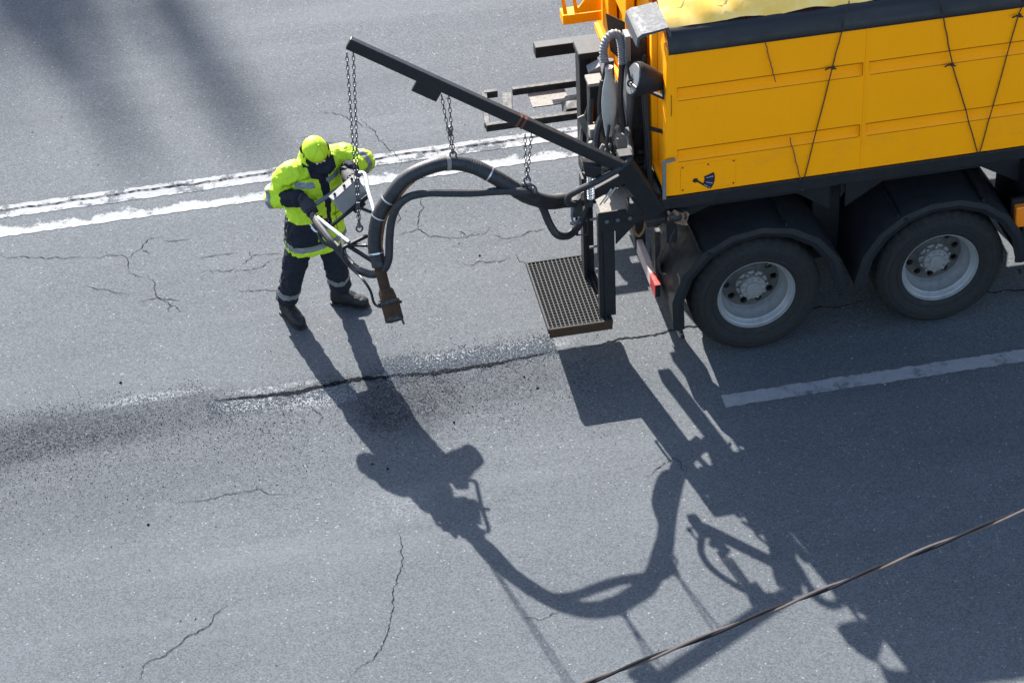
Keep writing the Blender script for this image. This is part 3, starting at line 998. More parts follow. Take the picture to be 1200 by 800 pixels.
mb.bar((-1.05, .0, 1.65), (-1.13, .03, 1.51), .010, .010)
mb.split('linkage_rod', ALU, TRUCK)
mb = MB()
mb.tube([(-1.35, .05, 1.50), (-1.365, .04, 1.44), (-1.36, .03, 1.38), (-1.30, .05, 1.36)], .009, 8)
mb.ellipsoid((-1.362, .03, 1.38), (Vector((.02, 0, 0)), Vector((0, .02, 0)), Vector((0, 0, .02))), 10, 6)
mb.build('valve_lever', STEEL, VB)
mb = MB()
mb.tube([(-1.25, .45, 1.14), (-1.25, .45, .965), (-1.165, .45, .95), (-1.165, .45, 1.2)], .011, 6)
mb.build('hanger_frame', BLK, TRUCK)

# step platform --------------------------------------------------------
mb = MB()
mb.box((-1.135, .12, 1.345), (-.66, .62, 1.36))
PLT = mb.build('platform', DUSTY, TRUCK, bevel=.002)
mb = MB()
mb.prism([(-1.16, .105, 1.375), (-1.16, .105, 1.22), (-1.035, .105, 1.20), (-1.035, .105, 1.08), (-.87, .105, 1.255), (-.62, .105, 1.255), (-.62, .105, 1.375)], (0, .012, 0))
mb.build('bracket_plate', BLK, TRUCK, bevel=.002)
mb = MB()
for x in (-1.10, -1.02, -.93):
    mb.tube([(x, .104, 1.30), (x, .092, 1.30)], .017, 6)
mb.split('bolt', STEEL, PLT)
mb = MB()
mb.box((-1.125, .118, .44), (-1.04, .135, 1.21))
mb.box((-1.160, .118, .44), (-1.127, .175, 1.34))
fr = mb.build('step_post', BLK, TRUCK, bevel=.003)
mb = MB()
mb.box((-1.175, .60, .44), (-1.155, .70, 1.345))
mb.box((-1.153, .682, .44), (-1.08, .70, 1.345))
mb.build('step_post', BLK, TRUCK, bevel=.003)
mb = MB()
for y, z in ((.60, .98), (.42, .86), (.22, .80), (.19, .58)):
    mb.tube([(-1.165, y, z), (-1.075, y, z)], .010, 8)
mb.split('rung_pin', GREY, TRUCK)
# grating
mb = MB()
gx0, gx1, gy0, gy1, gz = -1.557, -1.085, .05, .90, .45
for (a, b_) in (((gx0, gy0), (gx1, gy0)), ((gx0, gy1), (gx1, gy1)), ((gx0, gy0), (gx0, gy1)), ((gx1, gy0), (gx1, gy1))):
    mb.bar((*a, gz - .02), (*b_, gz - .02), .012, .045)
GR = mb.build('step_grate', GRATE, TRUCK)
for k in range(1, 15):
    x = gx0 + (gx1 - gx0) * k / 15
    b_ = MB().box((x - .0035, gy0 + .0065, gz - .048), (x + .0035, gy1 - .0065, gz))
    b_.build('bearing_bar', GRATE, GR, smooth=0)
for k in range(1, 26):
    y = gy0 + (gy1 - gy0) * k / 26
    b_ = MB().box((gx0 + .0065, y - .003, gz - .044), (gx1 - .0065, y + .003, gz - .003))
    b_.build('cross_bar', GRATE, GR, smooth=0)
MB().box((gx0, gy0 - .012, gz - .075), (gx1, gy0 - .0065, gz - .0)).build('kick_strip', RUST, GR)

# chassis, axles, bumper -------------------------------------------------
mb = MB()
for y in (.80, 1.62):
    mb.box((-.60, y, .85), (X1, y + .09, 1.15))
mb.box((-.55, .82, 1.155), (X1 - .2, 1.70, 1.33))
mb.box((-.6, .891, .9), (-.5, 1.618, 1.1))
mb.box((.45, .891, .88), (.95, 1.618, 1.12))
for y in (.78, 1.60):
    mb.box((-.62, y, 1.335), (X1 - .1, y + .12, 1.4885))
CH = mb.build('chassis', BLK, TRUCK, bevel=.006)
for xc in (0, 1.41):
    mb = MB()
    mb.tube([(xc, .22, .497), (xc, 2.28, .497)], .075, 16)
    mb.ellipsoid((xc, 1.25, .497), (Vector((.2, 0, 0)), Vector((0, .2, 0)), Vector((0, 0, .2))))
    mb.build('axle', BLK2, CH)
# plates between the fenders hanging beneath the bed rail
mb = MB()
mb.box((-.66, .10, 1.02), (-.58, .78, 1.385))
mb.box((.52, .42, .45), (.74, .78, 1.38))
mb.box((2.05, .1, .42), (2.75, .70, 1.2))
mb.split('underbody_box', BLK, TRUCK, bevel=.01)
# red and white underrun bar seen nearly end-on
mb = MB()
mb.box((-.72, .20, .48), (-.685, 2.34, .585))
ur = mb.build('underrun_bar', BLK, TRUCK, bevel=.004)
for ya, yb, mt_ in ((.202, .36, RED), (.362, .80, WHT), (1.70, 2.13, WHT), (2.132, 2.33, RED)):
    MB().box((-.7265, ya, .475), (-.7215, yb, .590)).build('reflector', mt_, ur)
    MB().box((-.7205, ya, .5865), (-.684, yb, .592)).build('reflector', mt_, ur)
MB().box((-.735, .81, .50), (-.655, .87, 1.36)).build('bumper_hanger', BLK2, TRUCK)
mb = MB()
mb.box((-.70, .30, .62), (-.66, .42, 1.0))
mb.box((-.70, 2.0, .62), (-.66, 2.12, 1.2))
mb.split('bumper_hanger', BLK2, TRUCK)
MB().prism([(-.575, .02, .24), (-.56, .02, .24), (-.565, .02, .55), (-.58, .02, .55)], (0, .60, 0)).build('mud_flap', PLAS, TRUCK)
MB().box((-.59, .015, .22), (-.55, .62, .25)).build('flap_weight', DUSTY, TRUCK, bevel=.004)
# crumpled brownish air tank strap + hanging loop
mb = MB()
r = random.Random(2)
vs = []
for i in range(9):
    for j in range(6):
        vs.append((-.67 + .018 * i + r.uniform(-.008, .008), .0 + r.uniform(-.02, .02) + .01 * j, 1.385 - .026 * j - .006 * i + r.uniform(-.01, .01)))
mb.add(vs, [(i * 6 + j, (i + 1) * 6 + j, (i + 1) * 6 + j + 1, i * 6 + j + 1) for i in range(8) for j in range(5)])
mb.build('crumpled_shield', COPPER, TRUCK, smooth=0)
mb = MB()
mb.tube(smooth_path([(-.87, .2, 1.25), (-.885, .2, 1.17), (-.875, .2, 1.10), (-.845, .2, 1.06), (-.81, .2, 1.10), (-.795, .2, 1.17), (-.79, .2, 1.25)]), .010, 8)
mb.build('drain_hose', BRN, TRUCK)
mb = MB()
mb.tube([(-.80, .16, 1.22), (-.66, .16, 1.22)], .04, 12)
mb.tube([(-.66, .05, 1.30), (-.52, .05, 1.30)], .045, 12)
mb.box((-.78, .2, 1.12), (-.68, .4, 1.25))
mb.split('brake_valve', BLK2, TRUCK, bevel=.003)
mb = MB()
mb.tube(smooth_path([(-.70, .06, 1.0), (-.735, .05, .92), (-.72, .05, .82), (-.68, .06, .78)]), .009, 8)
mb.tube(smooth_path([(-.62, .02, 1.20), (-.655, .02, 1.10), (-.64, .02, .98)]), .008, 8)
mb.split('air_line', BLK2, TRUCK)
# amber side marker
mk = MB().box((1.955, .0, .78), (2.05, .06, .96)).build('marker_light', AMB, TRUCK, bevel=.008)
MB().box((1.94, .062, .74), (2.07, .09, 1.0)).build('marker_base', PLAS, mk)

# fenders ---------------------------------------------------------------
def fender(xc, a0, a1, drop0, drop1):
    """faceted plastic mudguard: top sheet and down-turned lip"""
    mbs = MB()
    R, Ri, y0, y1 = .650, .575, -.045, .66
    ang = [a0 + (a1 - a0) * k / 9 for k in range(10)]
    out = [(xc + R * cos(a) * 1.02, .50 + R * sin(a)) for a in ang]
    inn = [(xc + Ri * cos(a), .50 + Ri * sin(a)) for a in ang]
    out = [(out[0][0] , drop0)] + out + [(out[-1][0], drop1)]
    inn = [(inn[0][0], drop0)] + inn + [(inn[-1][0], drop1)]
    n = len(out)
    rows = [[(x, y0, z) for x, z in inn], [(x, y0 - .012, z) for x, z in [((a[0] + b[0]) / 2, (a[1] + b[1]) / 2) for a, b in zip(inn, out)]],
            [(x, y0, z) for x, z in out], [(x, y0 + .03, z + .006) for x, z in out], [(x, y1, z + .006) for x, z in out]]
    vs = [p for rw in rows for p in rw]
    fs = [(k * n + i, k * n + i + 1, (k + 1) * n + i + 1, (k + 1) * n + i) for k in range(4) for i in range(n - 1)]
    mbs.add(vs, fs)
    # inner skin so that it has thickness
    rows = [[(x, y0 + .012, z) for x, z in inn], [(xc + (x - xc) * .985, y0 + .02, .50 + (z - .50) * .985) for x, z in out], [(xc + (x - xc) * .985, y1, .50 + (z - .50) * .985) for x, z in out]]
    vs = [p for rw in rows for p in rw]
    mbs.add(vs, [(k * n + i, k * n + i + 1, (k + 1) * n + i + 1, (k + 1) * n + i) for k in range(2) for i in range(n - 1)])
    f = mbs.build('mudguard', PLAS, TRUCK, smooth=22)
    mbc = MB()
    for a in (a0 + .15, (a0 + a1) / 2 + .5, a1 - .2):
        x, z = xc + .62 * cos(a), .50 + .62 * sin(a)
        mbc.tube([(x, y0 - .018, z), (x, y0 + .0, z)], .016, 8)
    mbc.split('clip', BLK, f)
    mbs = MB()
    for a in ((a0 + a1) / 2 - .45, (a0 + a1) / 2 + .55):
        pts = [Vector((xc + (R + .012) * cos(a) * 1.02, y, .50 + (R + .016) * sin(a))) for y in (-.03, .2, .45, .62)]
        mbs.tube(pts, .012, 6)
    mbs.split('fender_stay', BLK, f)
    return f
far = [fender(.0, radians(192), radians(6), .34, .50), fender(1.39, radians(176), radians(4), .50, .50)]
for f_ in far:                                   # the same guards over the far wheels
    c_ = f_.copy(); COL.objects.link(c_); c_.parent = TRUCK
    c_.rotation_euler = (0, 0, pi); c_.location = (.01, 0, 0)
    for g_ in f_.children:
        d_ = g_.copy(); COL.objects.link(d_); d_.parent = c_
mb = MB()
mb.box((.50, 1.78, .55), (.93, 2.40, 1.36))
mb.box((2.08, 1.80, .50), (3.6, 2.42, 1.30))
mb.split('sun_block_box', BLK, TRUCK, bevel=.01)  # added boxes, out of view, keeping sunlight off the ground between the wheels
# flat plastic infill between fenders and rail
mb = MB()
mb.prism([(-.55, .25, 1.10), (-.3, .25, 1.2), (.35, .25, 1.2), (.60, .25, 1.02), (.60, .25, 1.38), (-.55, .25, 1.38)], (0, .02, 0))
mb.prism([(.72, .25, 1.02), (1.0, .25, 1.2), (1.75, .25, 1.2), (2.05, .25, 1.02), (2.05, .25, 1.38), (.72, .25, 1.38)], (0, .02, 0))
mb.split('splash_panel', PLAS, TRUCK)

# wheels ------------------------------------------------------------------
def wheel_meshes():
    mbs = MB()
    n = 60
    mbs.lathe_y((0, 0, 0), [(.300, .030), (.303, .036), (.299, .046), (.286, .046), (.275, .055), (.268, .075), (.254, .085), (.248, .15), (.236, .165), (.230, .20), (.222, .215)], n)
    mbs.lathe_y((0, 0, 0), [(.300, .030), (.293, .028), (.288, .036), (.286, .046)], n)
    mbs.lathe_y((0, 0, 0), [(.303, .036), (.295, .10), (.292, .26)], n)
    disc = MB()
    # disc with ten hand holes
    R0, R1, rc, rh = .128, .222, .182, .027
    def yd(r):
        return .195 + .02 * (r - R0) / (R1 - R0) + .012 * sin((r - R0) / (R1 - R0) * pi)
    for k in range(10):
        A0, A1 = 2 * pi * k / 10, 2 * pi * (k + 1) / 10
        am = (A0 + A1) / 2
        cx, cz = rc * cos(am), rc * sin(am)
        per = []
        def lin(p, q, m_):
            return [(p[0] + (q[0] - p[0]) * i / m_, p[1] + (q[1] - p[1]) * i / m_) for i in range(m_)]
        per += lin((R1, A0), (R1, A1), 6) + lin((R1, A1), (R0, A1), 4) + lin((R0, A1), (R0, A0), 6) + lin((R0, A0), (R1, A0), 4)
        outer, inner, back = [], [], []
        for (r_, a_) in per:
            x, z = r_ * cos(a_), r_ * sin(a_)
            outer.append((x, yd(r_), z))
            aa = atan2(z - cz, x - cx)
            hx_, hz_ = cx + rh * cos(aa), cz + rh * sin(aa)
            inner.append((hx_, yd(rc), hz_))
            back.append((hx_, yd(rc) + .03, hz_))
        m_ = len(per)
        disc.add(outer + inner + back, [(i, (i + 1) % m_, m_ + (i + 1) % m_, m_ + i) for i in range(m_)] + [(m_ + i, m_ + (i + 1) % m_, 2 * m_ + (i + 1) % m_, 2 * m_ + i) for i in range(m_)])
    disc.lathe_y((0, 0, 0), [(.128, .195), (.118, .190), (.1, .188), (.02, .188)], n, closed=True)
    tyre = MB()
    prof = [(.288, .04), (.302, .022), (.318, .012), (.332, .008), (.336, .002), (.345, .002), (.349, .006), (.372, -.004), (.402, -.006), (.406, -.011), (.416, -.011), (.420, -.004), (.440, -.003), (.452, .001), (.455, -.003), (.462, -.001), (.468, .006), (.492, .020), (.510, .036), (.518, .048)]
    y = .06
    for g in range(4):
        prof += [(.5195, y), (.5195, y + .03), (.509, y + .033), (.509, y + .042)]
        y += .045
    prof += [(.5195, y), (.519, .26), (.50, .285), (.42, .30), (.30, .27)]
    prof = [(.30 + (r - .30) * (.197 / .2195) if r > .30 else r, y) for r, y in prof]
    tyre.lathe_y((0, 0, 0), prof, 144, notch=lambda r, y, j: .011 if (r > .480 and j % 4 == 0 and (y < .075 or y > .2)) else 0)
    hub = MB()
    hub.lathe_y((0, 0, 0), [(.122, .187), (.120, .170), (.100, .166), (.098, .128), (.092, .120), (.056, .118), (.053, .108), (.001, .106)], 32)
    for k in range(10):
        a = 2 * pi * (k + .5) / 10
        hub.tube([(.111 * cos(a), .180, .111 * sin(a)), (.111 * cos(a), .142, .111 * sin(a))], .0125, 6)
    for k in range(10):
        a = 2 * pi * k / 10
        hub.tube([(.076 * cos(a), .122, .076 * sin(a)), (.076 * cos(a), .110, .076 * sin(a))], .007, 6)
    return mbs, tyre, hub, disc
R_, T_, H_, D_ = wheel_meshes()
def proto(mb_, name, mt):
    o = mb_.build(name, mt, None, smooth=40)
    return o
rim0 = proto(R_, 'wheel', RIM)
rim0.parent = TRUCK
tyre0 = proto(T_, 'tyre', RUB); tyre0.parent = rim0
hub0 = proto(H_, 'hub', HUBM); hub0.parent = rim0
disc0 = proto(D_, 'wheel_disc', mat('disc_grey', (.055, .052, .048), .7, metal=.1, vary=.3, scale=18, dust=.5, dust_col=(.05, .045, .04))); disc0.parent = rim0
off = TRUCK.location
spots = [(0, 0, 0, 0), (1.41, 0, 0, .4), (0, .62, pi, 0), (1.41, .62, pi, .2), (0, 2.5, pi, 0), (1.41, 2.5, pi, .3)]
for i, (x, y, rz, ry) in enumerate(spots):
    if i == 0:
        o = rim0
    else:
        o = rim0.copy(); COL.objects.link(o); o.parent = TRUCK
        for ch in (tyre0, hub0, disc0):
            c = ch.copy(); COL.objects.link(c); c.parent = o
    o.location = Vector((x, y, .497)) - off
    o.rotation_euler = (0, ry + .25, rz)

# ------------------------------------------------------------------ tarpaulin over the load
def tarp():
    mbs = MB()
    nx, ny = 110, 46
    vs = []
    for i in range(nx + 1):
        x = -.66 + (X1 + .64) * i / nx
        for j in range(ny + 1):
            v = j / ny
            y = .115 + (2.36 - .115) * v
            z = 2.812 + .36 * sin(pi * min(1, v * 1.02)) ** .7 * min(1, .35 + (x + .62) * .6)
            p = Vector((x * 2.2, y * 2.2, 0))
            p = p + Vector((noise.noise(p * .7), noise.noise(p * .7 + Vector((4, 4, 0))), 0)) * .8
            a = 1 - abs(noise.noise(p * 1.1)) * 2
            b_ = 1 - abs(noise.noise(p * 2.7 + Vector((5, 2, 0)))) * 2
            e = min(1, v * 9 + .12)
            z += (.036 * a + .026 * b_ + .024 * (1 - 3 * abs(noise.noise(p * 4.2)))) * e
            if v == 0:
                z += .02 * noise.noise(Vector((x * 4, 0, 9)))
            vs.append((x, y, z))
    k = ny + 1
    mbs.add(vs, [(i * k + j, (i + 1) * k + j, (i + 1) * k + j + 1, i * k + j + 1) for i in range(nx) for j in range(ny)])
    o = mbs.build('tarpaulin', TARP, smooth=60, base=(0, 1.2, 2.8))
    tag(o, 'crumpled shiny yellow plastic sheet covering the load in the truck bed', 'tarpaulin')
tarp()

# ropes that tie the cover down
def rope(pts, label, mt=ROPE, r=.0045, knot=None, hook=True):
    mb_ = MB()
    P = [Vector((x, YF - .014, z)) for x, z in pts]
    path = []
    for a, b_ in zip(P, P[1:]):
        for k in range(8):
            path.append(a + (b_ - a) * k / 8 + Vector((random.uniform(-.003, .003), random.uniform(-.003, .003), 0)))
    path.append(P[-1])
    mb_.tube(path, r, 6)
    if knot:
        c = Vector((knot[0], YF - .02, knot[1]))
        mb_.ellipsoid(c, (Vector((.014, 0, 0)), Vector((0, .012, 0)), Vector((0, 0, .016))), 8, 6)
        mb_.tube([c, c + Vector((-.04, -.012, .008)), c + Vector((-.06, -.01, -.004))], .006, 5)
        mb_.tube([c, c + Vector((.022, -.01, -.01))], .006, 5)
    if hook:
        c = P[-1]
        mb_.tube([c + Vector((.014 * cos(a), -.002, .022 * sin(a) - .015)) for a in [2 * pi * k / 10 for k in range(10)]], .005, 5, mi=1, closed=True)
    o = mb_.build('rope', [mt, GREY], base=tuple(P[-1]))
    return tag(o, label, 'rope', 'ropes tied across the yellow side')
rope([(.605, 2.90), (.57, 2.70), (.505, 2.38), (.318, 1.43)], 'dark rope crossing the yellow side from top strip to hook above rear wheel', knot=(.508, 2.385))
rope([(.214, 1.85), (.314, 1.435)], 'short thin brown rope meeting the long rope at the rear hook', ROPE2, .0038, hook=False)
rope([(.02, 2.665), (.06, 2.49), (.10, 2.33)], 'short loose brown cord hanging below the black strip, nearest the truck rear', ROPE2, .0038, hook=False)
rope([(1.255, 2.84), (1.30, 2.62), (1.382, 2.27), (1.635, 1.455)], 'dark knotted rope forming the left leg of the V above the front wheel', knot=(1.378, 2.275))
rope([(1.87, 2.72), (1.83, 2.56), (1.632, 1.458)], 'dark rope forming the right leg of the V above the front wheel', knot=(1.845, 2.60), hook=False)

# ------------------------------------------------------------------ hoses
HS = [(-2.755, .06, 1.22), (-2.765, .13, 1.36), (-2.72, .17, 1.56), (-2.62, .16, 1.735), (-2.51, .16, 1.86), (-2.36, .155, 1.93), (-2.19, .165, 1.94), (-2.03, .16, 1.885),
      (-1.89, .12, 1.80), (-1.74, .115, 1.67), (-1.60, .16, 1.54), (-1.47, .28, 1.41), (-1.34, .41, 1.315), (-1.23, .50, 1.24), (-1.10, .58, 1.195), (-.98, .64, 1.17)]
p, rs = corrugated(HS, .054, .018, .055, 16)
HOSEO = thing('delivery_hose', 'thick black corrugated hose arching from the nozzle to the truck, hung on chains', 'hose', HS[6])
MB().tube(p, rs, 16).build('hose_body', HOSE, HOSEO)
mb = MB()
pp = smooth_path(HS, 12)
def band(t, wd=.006, rr=.0575):
    i = int(t * (len(pp) - 2)); dd = (pp[i + 1] - pp[i]).normalized()
    return [pp[i] - dd * wd, pp[i] + dd * wd], rr
for t in (.05, .14, .19, .52):
    q_, rr = band(t)
    mb.tube(q_, rr, 16, cap=False)
mb.split('cable_tie', ALU, HOSEO)
q_, rr = band(.40, .014, .058)
MB().tube(q_, rr, 16).build('hose_clamp', CREAM, HOSEO)
q_, rr = band(.80, .10, .058)
MB().tube([pp[int(.60 * len(pp))], pp[int(.63 * len(pp))], pp[int(.66 * len(pp))]], [.058, .061, .058], 14).build('hose_wrap', BLK2, HOSEO)
# rusty stain strip along the inside
mb = MB()
for a, b_ in zip(pp[4:50:2], pp[6:52:2]):
    o_ = Vector((.031, -.030, -.016))
    mb.bar(a + o_, b_ + o_, .030, .022)
mb.build('side_hose', BRN, HOSEO)

TH = [(-3.14, .74, 1.26), (-3.11, .62, 1.25), (-3.05, .46, 1.22), (-2.99, .37, 1.165), (-2.93, .24, 1.13), (-2.87, .12, 1.15), (-2.80, .06, 1.16), (-2.735, .035, 1.20), (-2.69, .03, 1.29), (-2.668, .06, 1.44),
      (-2.64, .08, 1.58), (-2.59, .085, 1.69), (-2.50, .09, 1.755), (-2.37, .09, 1.765), (-2.25, .09, 1.745), (-2.07, .09, 1.715), (-1.89, .08, 1.705), (-1.77, .06, 1.70),
      (-1.68, .06, 1.67), (-1.60, .14, 1.565), (-1.54, .20, 1.42), (-1.50, .19, 1.29), (-1.455, .165, 1.205), (-1.38, .215, 1.14), (-1.31, .28, 1.12), (-1.24, .34, 1.16), (-1.19, .385, 1.23), (-1.13, .44, 1.28)]
p, rs = corrugated(TH, .029, .014, .05, 10)
o = MB().tube(p, rs, 10).build('feed_hose', HOSE, base=TH[0])
tag(o, 'thinner black hose running beside the thick one and dipping in a U near the truck', 'hose')
LH = [(-.88, .36, 1.88), (-.895, .26, 1.885), (-.92, .10, 1.90), (-.95, -.02, 1.895), (-1.02, -.08, 1.875), (-1.11, -.11, 1.845), (-1.21, -.12, 1.805), (-1.31, -.08, 1.735), (-1.385, -.02, 1.65), (-1.39, .03, 1.56), (-1.33, .09, 1.49)]
p, rs = corrugated(LH, .023, .014, .06, 10)
MB().tube(p, rs, 10).build('hydraulic_hose', HOSE, TRUCK)

# ------------------------------------------------------------------ chains
def chain(a, b_, label, strands=1, spread=.05, ring_end=True, hook_mid=None):
    mb_ = MB()
    a, b_ = Vector(a), Vector(b_)
    for s in range(strands):
        off_ = Vector(((s - (strands - 1) / 2) * spread, 0, 0))
        p0, p1 = a + off_, b_ + off_ * .18
        L = (p1 - p0).length
        d = (p1 - p0).normalized()
        pitch = .034
        n = int(L / pitch)
        e1 = d.cross(Vector((0, 1, 0))).normalized()
        e2 = d.cross(e1)
        for k in range(n):
            c = p0 + d * (k + .5) * L / n
            sd = (e1 + e2 * .35).normalized() if k % 2 else (e2 - e1 * .35).normalized()
            pts = [c + d * (.0225 * sin(t)) + sd * (.0095 * cos(t)) for t in [2 * pi * q / 10 for q in range(10)]]
            mb_.tube(pts, .0033, 5, closed=True)
    if ring_end:
        c = b_ + Vector((0, 0, -.01))
        mb_.tube([c + Vector((.022 * cos(t), 0, .028 * sin(t))) for t in [2 * pi * q / 14 for q in range(14)]], .007, 6, closed=True)
    if hook_mid is not None:
        c = a + (b_ - a) * hook_mid
        for q in range(5):
            mb_.ellipsoid(c + Vector((random.uniform(-.02, .02), random.uniform(-.02, .02), random.uniform(-.025, .025))), (Vector((.014, 0, 0)), Vector((0, .014, 0)), Vector((0, 0, .016))), 8, 5)
    o = mb_.build('chain', CHAINM, base=tuple(a))
    return tag(o, label, 'chain', 'chains hanging from the boom')
chain((-2.795, .38, 2.80), (-2.845, .36, 1.37), 'longest steel chain, from the boom tip down past the worker\'s glove to his tool', 2, .045)
chain((-2.185, .225, 2.46), (-2.165, .165, 2.01), 'middle chain between boom and the top of the hose arch, knotted halfway', 2, .05, hook_mid=.62)
chain((-1.645, .075, 2.15), (-1.66, .115, 1.745), 'short chain nearest the truck, from boom to the falling end of the hose', 2, .045)
mb = MB()
for q in range(9):
    mb.ellipsoid(Vector((-1.66, .10, 1.70)) + Vector((random.uniform(-.035, .035), random.uniform(-.02, .02), random.uniform(-.03, .02))), (Vector((.018, 0, 0)), Vector((0, .016, 0)), Vector((0, 0, .018))), 8, 5)
mb.tube([(-1.66 + .066 * cos(t), .12, 1.63 + .07 * sin(t)) for t in [2 * pi * q / 16 for q in range(16)]], .008, 6, closed=True)
mb.build('shackle', CHAINM, HOSEO)

# ------------------------------------------------------------------ spray lance
LA = Vector((-3.16, .83, 1.25)); LB = Vector((-2.73, .96, 1.425)); LC = Vector((-2.725, .47, 1.445)); LD = Vector((-2.955, .335, 1.30))
LANCE = thing('spray_lance', 'hand guided spraying tool with tubular handle frame, steel box and rusty nozzle', 'spray tool', (-2.9, .5, 1.3))
def lerp(a, b_, t):
    return a + (b_ - a) * t
mb = MB()
mb.tube(smooth_path([LA + Vector((-.02, -.02, -.0)), lerp(LA, LB, .12) + Vector((0, 0, .012)), lerp(LA, LB, .5) + Vector((0, 0, .01)), lerp(LA, LB, .9), LB + Vector((-.03, 0, 0))], 8), .0165, 12)
mb.build('handle_bar', STEEL, LANCE)
mb = MB()
mb.tube(smooth_path([LB + Vector((-.035, .0, -.002)), LB + Vector((.0, -.01, .004)), lerp(LB, LC, .12) + Vector((.012, 0, 0)), lerp(LB, LC, .5), LC, lerp(LB, LC, 1.22) + Vector((.0, 0, -.05))], 8), .0150, 12)
mb.tube([LA + Vector((-.02, -.02, 0)), lerp(LA, LD, .1), LD, lerp(LA, LD, 1.1)], .0150, 12)
mb.split('side_tube', ALU, LANCE)
mb = MB()
u_ = (LC - LD).normalized()
mb.bar(lerp(LA, LD, .55) + Vector((0, 0, -.012)), lerp(LB, LC, .62) + Vector((0, 0, -.012)), .022, .022)
mb.bar(LD + Vector((-.02, -.05, -.03)), Vector((-2.79, .26, 1.365)), .024, .024)
mb.bar(LD + Vector((-.01, -.02, -.02)), Vector((-2.77, .10, 1.22)), .024, .024)
mb.bar(LD + Vector((-.02, -.02, -.03)), Vector((-2.78, .17, 1.33)), .02, .02)
mb.tube(smooth_path([LD + Vector((-.02, -.03, -.02)), LD + Vector((-.035, -.06, -.09)), LD + Vector((0.0, -.10, -.16)), LD + Vector((.05, -.16, -.20))]), .011, 8)
mb.bar(lerp(LA, LD, .9), LD + Vector((-.02, -.06, -.035)), .028, .028)
mb.split('tool_frame', BLK, LANCE, bevel=.002)
# grey control box on the cross bar, with bracket
bx = MB()
c = lerp(lerp(LA, LD, .50), lerp(LB, LC, .45), .56) + Vector((0, 0, .082))
ex = (lerp(LB, LC, .45) - lerp(LA, LD, .50)).normalized()
ey = (LD - LA); ey = (ey - ex * ey.dot(ex)).normalized()
ez = ex.cross(ey)
if ez.z < 0:
    ez = -ez
def obox(mb_, c, hx_, hy_, hz_):
    P = [c + ex * sx * hx_ + ey * sy * hy_ + ez * sz * hz_ for sz in (-1, 1) for sx, sy in ((-1, -1), (1, -1), (1, 1), (-1, 1))]
    mb_.hexa(P)
obox(bx, c, .118, .034, .078)
cb = bx.build('control_box', mat('box_grey', (.19, .19, .195), .5, metal=.0, vary=.15, dust=.5), LANCE, bevel=.004)
mb = MB()
obox(mb, c + ez * .0815, .121, .037, .0035)
mb.build('box_lid', mat('lid_grey', (.12, .12, .12), .55, vary=.3, scale=20, spec=.2, dust=.6, dust_col=(.10, .095, .09)), cb, bevel=.002)
mb = MB()
for sx in (-.7, .1, .75):
    q_ = c + ex * .115 * sx + ez * .085
    mb.tube([q_, q_ + ez * .022], .010, 8)
mb.split('toggle', BLK, cb)
mb = MB()
obox(mb, c - ez * .094 + ey * .03, .05, .05, .014)
mb.tube(smooth_path([c - ez * .10 + ey * .07, c + ey * .15 - ez * .13 + ex * .03, c + ey * .22 - ez * .17 + ex * .08]), .012, 8)
mb.build('box_bracket', BLK, LANCE)
# trigger lever, cables
mb = MB()
mb.tube(smooth_path([LA + Vector((-.0, -.10, -.08)), LA + Vector((.03, -.13, -.10)), LA + Vector((.08, -.12, -.08)), LA + Vector((.12, -.16, -.07))]), .008, 6)
mb.tube([LA + Vector((-.01, -.09, -.05)), LA + Vector((.03, -.13, -.10))], .008, 6)
mb.build('trigger_lever', ALU, LANCE)
mb = MB()
mb.tube(smooth_path([LA + Vector((.05, -.10, -.04)), LA + Vector((.08, -.22, -.10)), LA + Vector((.12, -.30, -.06)), LD + Vector((-.05, -.02, -.04))]), .012, 7)
mb.tube(smooth_path([LA + Vector((.08, -.06, -.02)), LA + Vector((.05, -.20, -.12)), LA + Vector((.16, -.34, -.15)), LA + Vector((.30, -.62, -.19))]), .014, 7)
mb.tube(smooth_path([(-2.93, .18, 1.14), (-2.88, .02, 1.15), (-2.84, .0, 1.06), (-2.825, -.02, .97), (-2.795, -.05, .955), (-2.765, -.08, .97)]), .010, 7)
mb.split('control_cable', HOSE, LANCE)
mb = MB()
mb.ellipsoid(LA + Vector((.05, -.12, -.06)), (Vector((.04, 0, 0)), Vector((0, .03, 0)), Vector((0, 0, .035))), 10, 7)
mb.box(tuple(LA + Vector((.06, -.14, -.08))), tuple(LA + Vector((.13, -.08, -.03))))
mb.split('trigger_valve', BLK, LANCE, bevel=.004)
# nozzle
N0, N1, N2, N3 = Vector((-2.755, .07, 1.22)), Vector((-2.738, -.07, 1.09)), Vector((-2.722, -.125, 1.035)), Vector((-2.708, -.215, .93))
mb = MB()
mb.tube([N0, N1], .040, 14)
mb.build('nozzle_pipe', RUST, LANCE)
mb = MB()
dn = (N3 - N2).normalized()
mb.tube([N1 - dn * .02, N1, N2, N2 + dn * .002, N2 + dn * .04, N3 - dn * .03, N3], [.046, .056, .060, .065, .066, .066, .060], 24)
NZ = mb.build('nozzle', RUST, LANCE, smooth=50)
mb = MB()
mb.tube([N3 - dn * .028, N3 - dn * .004, N3 + dn * .004], [.0675, .0665, .052], 24)
mb.build('nozzle_tip', BLK2, NZ)
mb = MB()
mb.tube([N2 - dn * .012, N2 + dn * .012], .071, 24)
for s in (-1, 1):
    q_ = N2 + Vector((s * .07, 0, .0))
    mb.box(tuple(q_ - Vector((.014, .014, .014))), tuple(q_ + Vector((.014, .014, .014))))
mb.tube([N3 + Vector((.05, 0, .02)), N3 + Vector((.062, -.015, -.025))], .008, 6)
mb.build('nozzle_ring', BLK2, NZ)

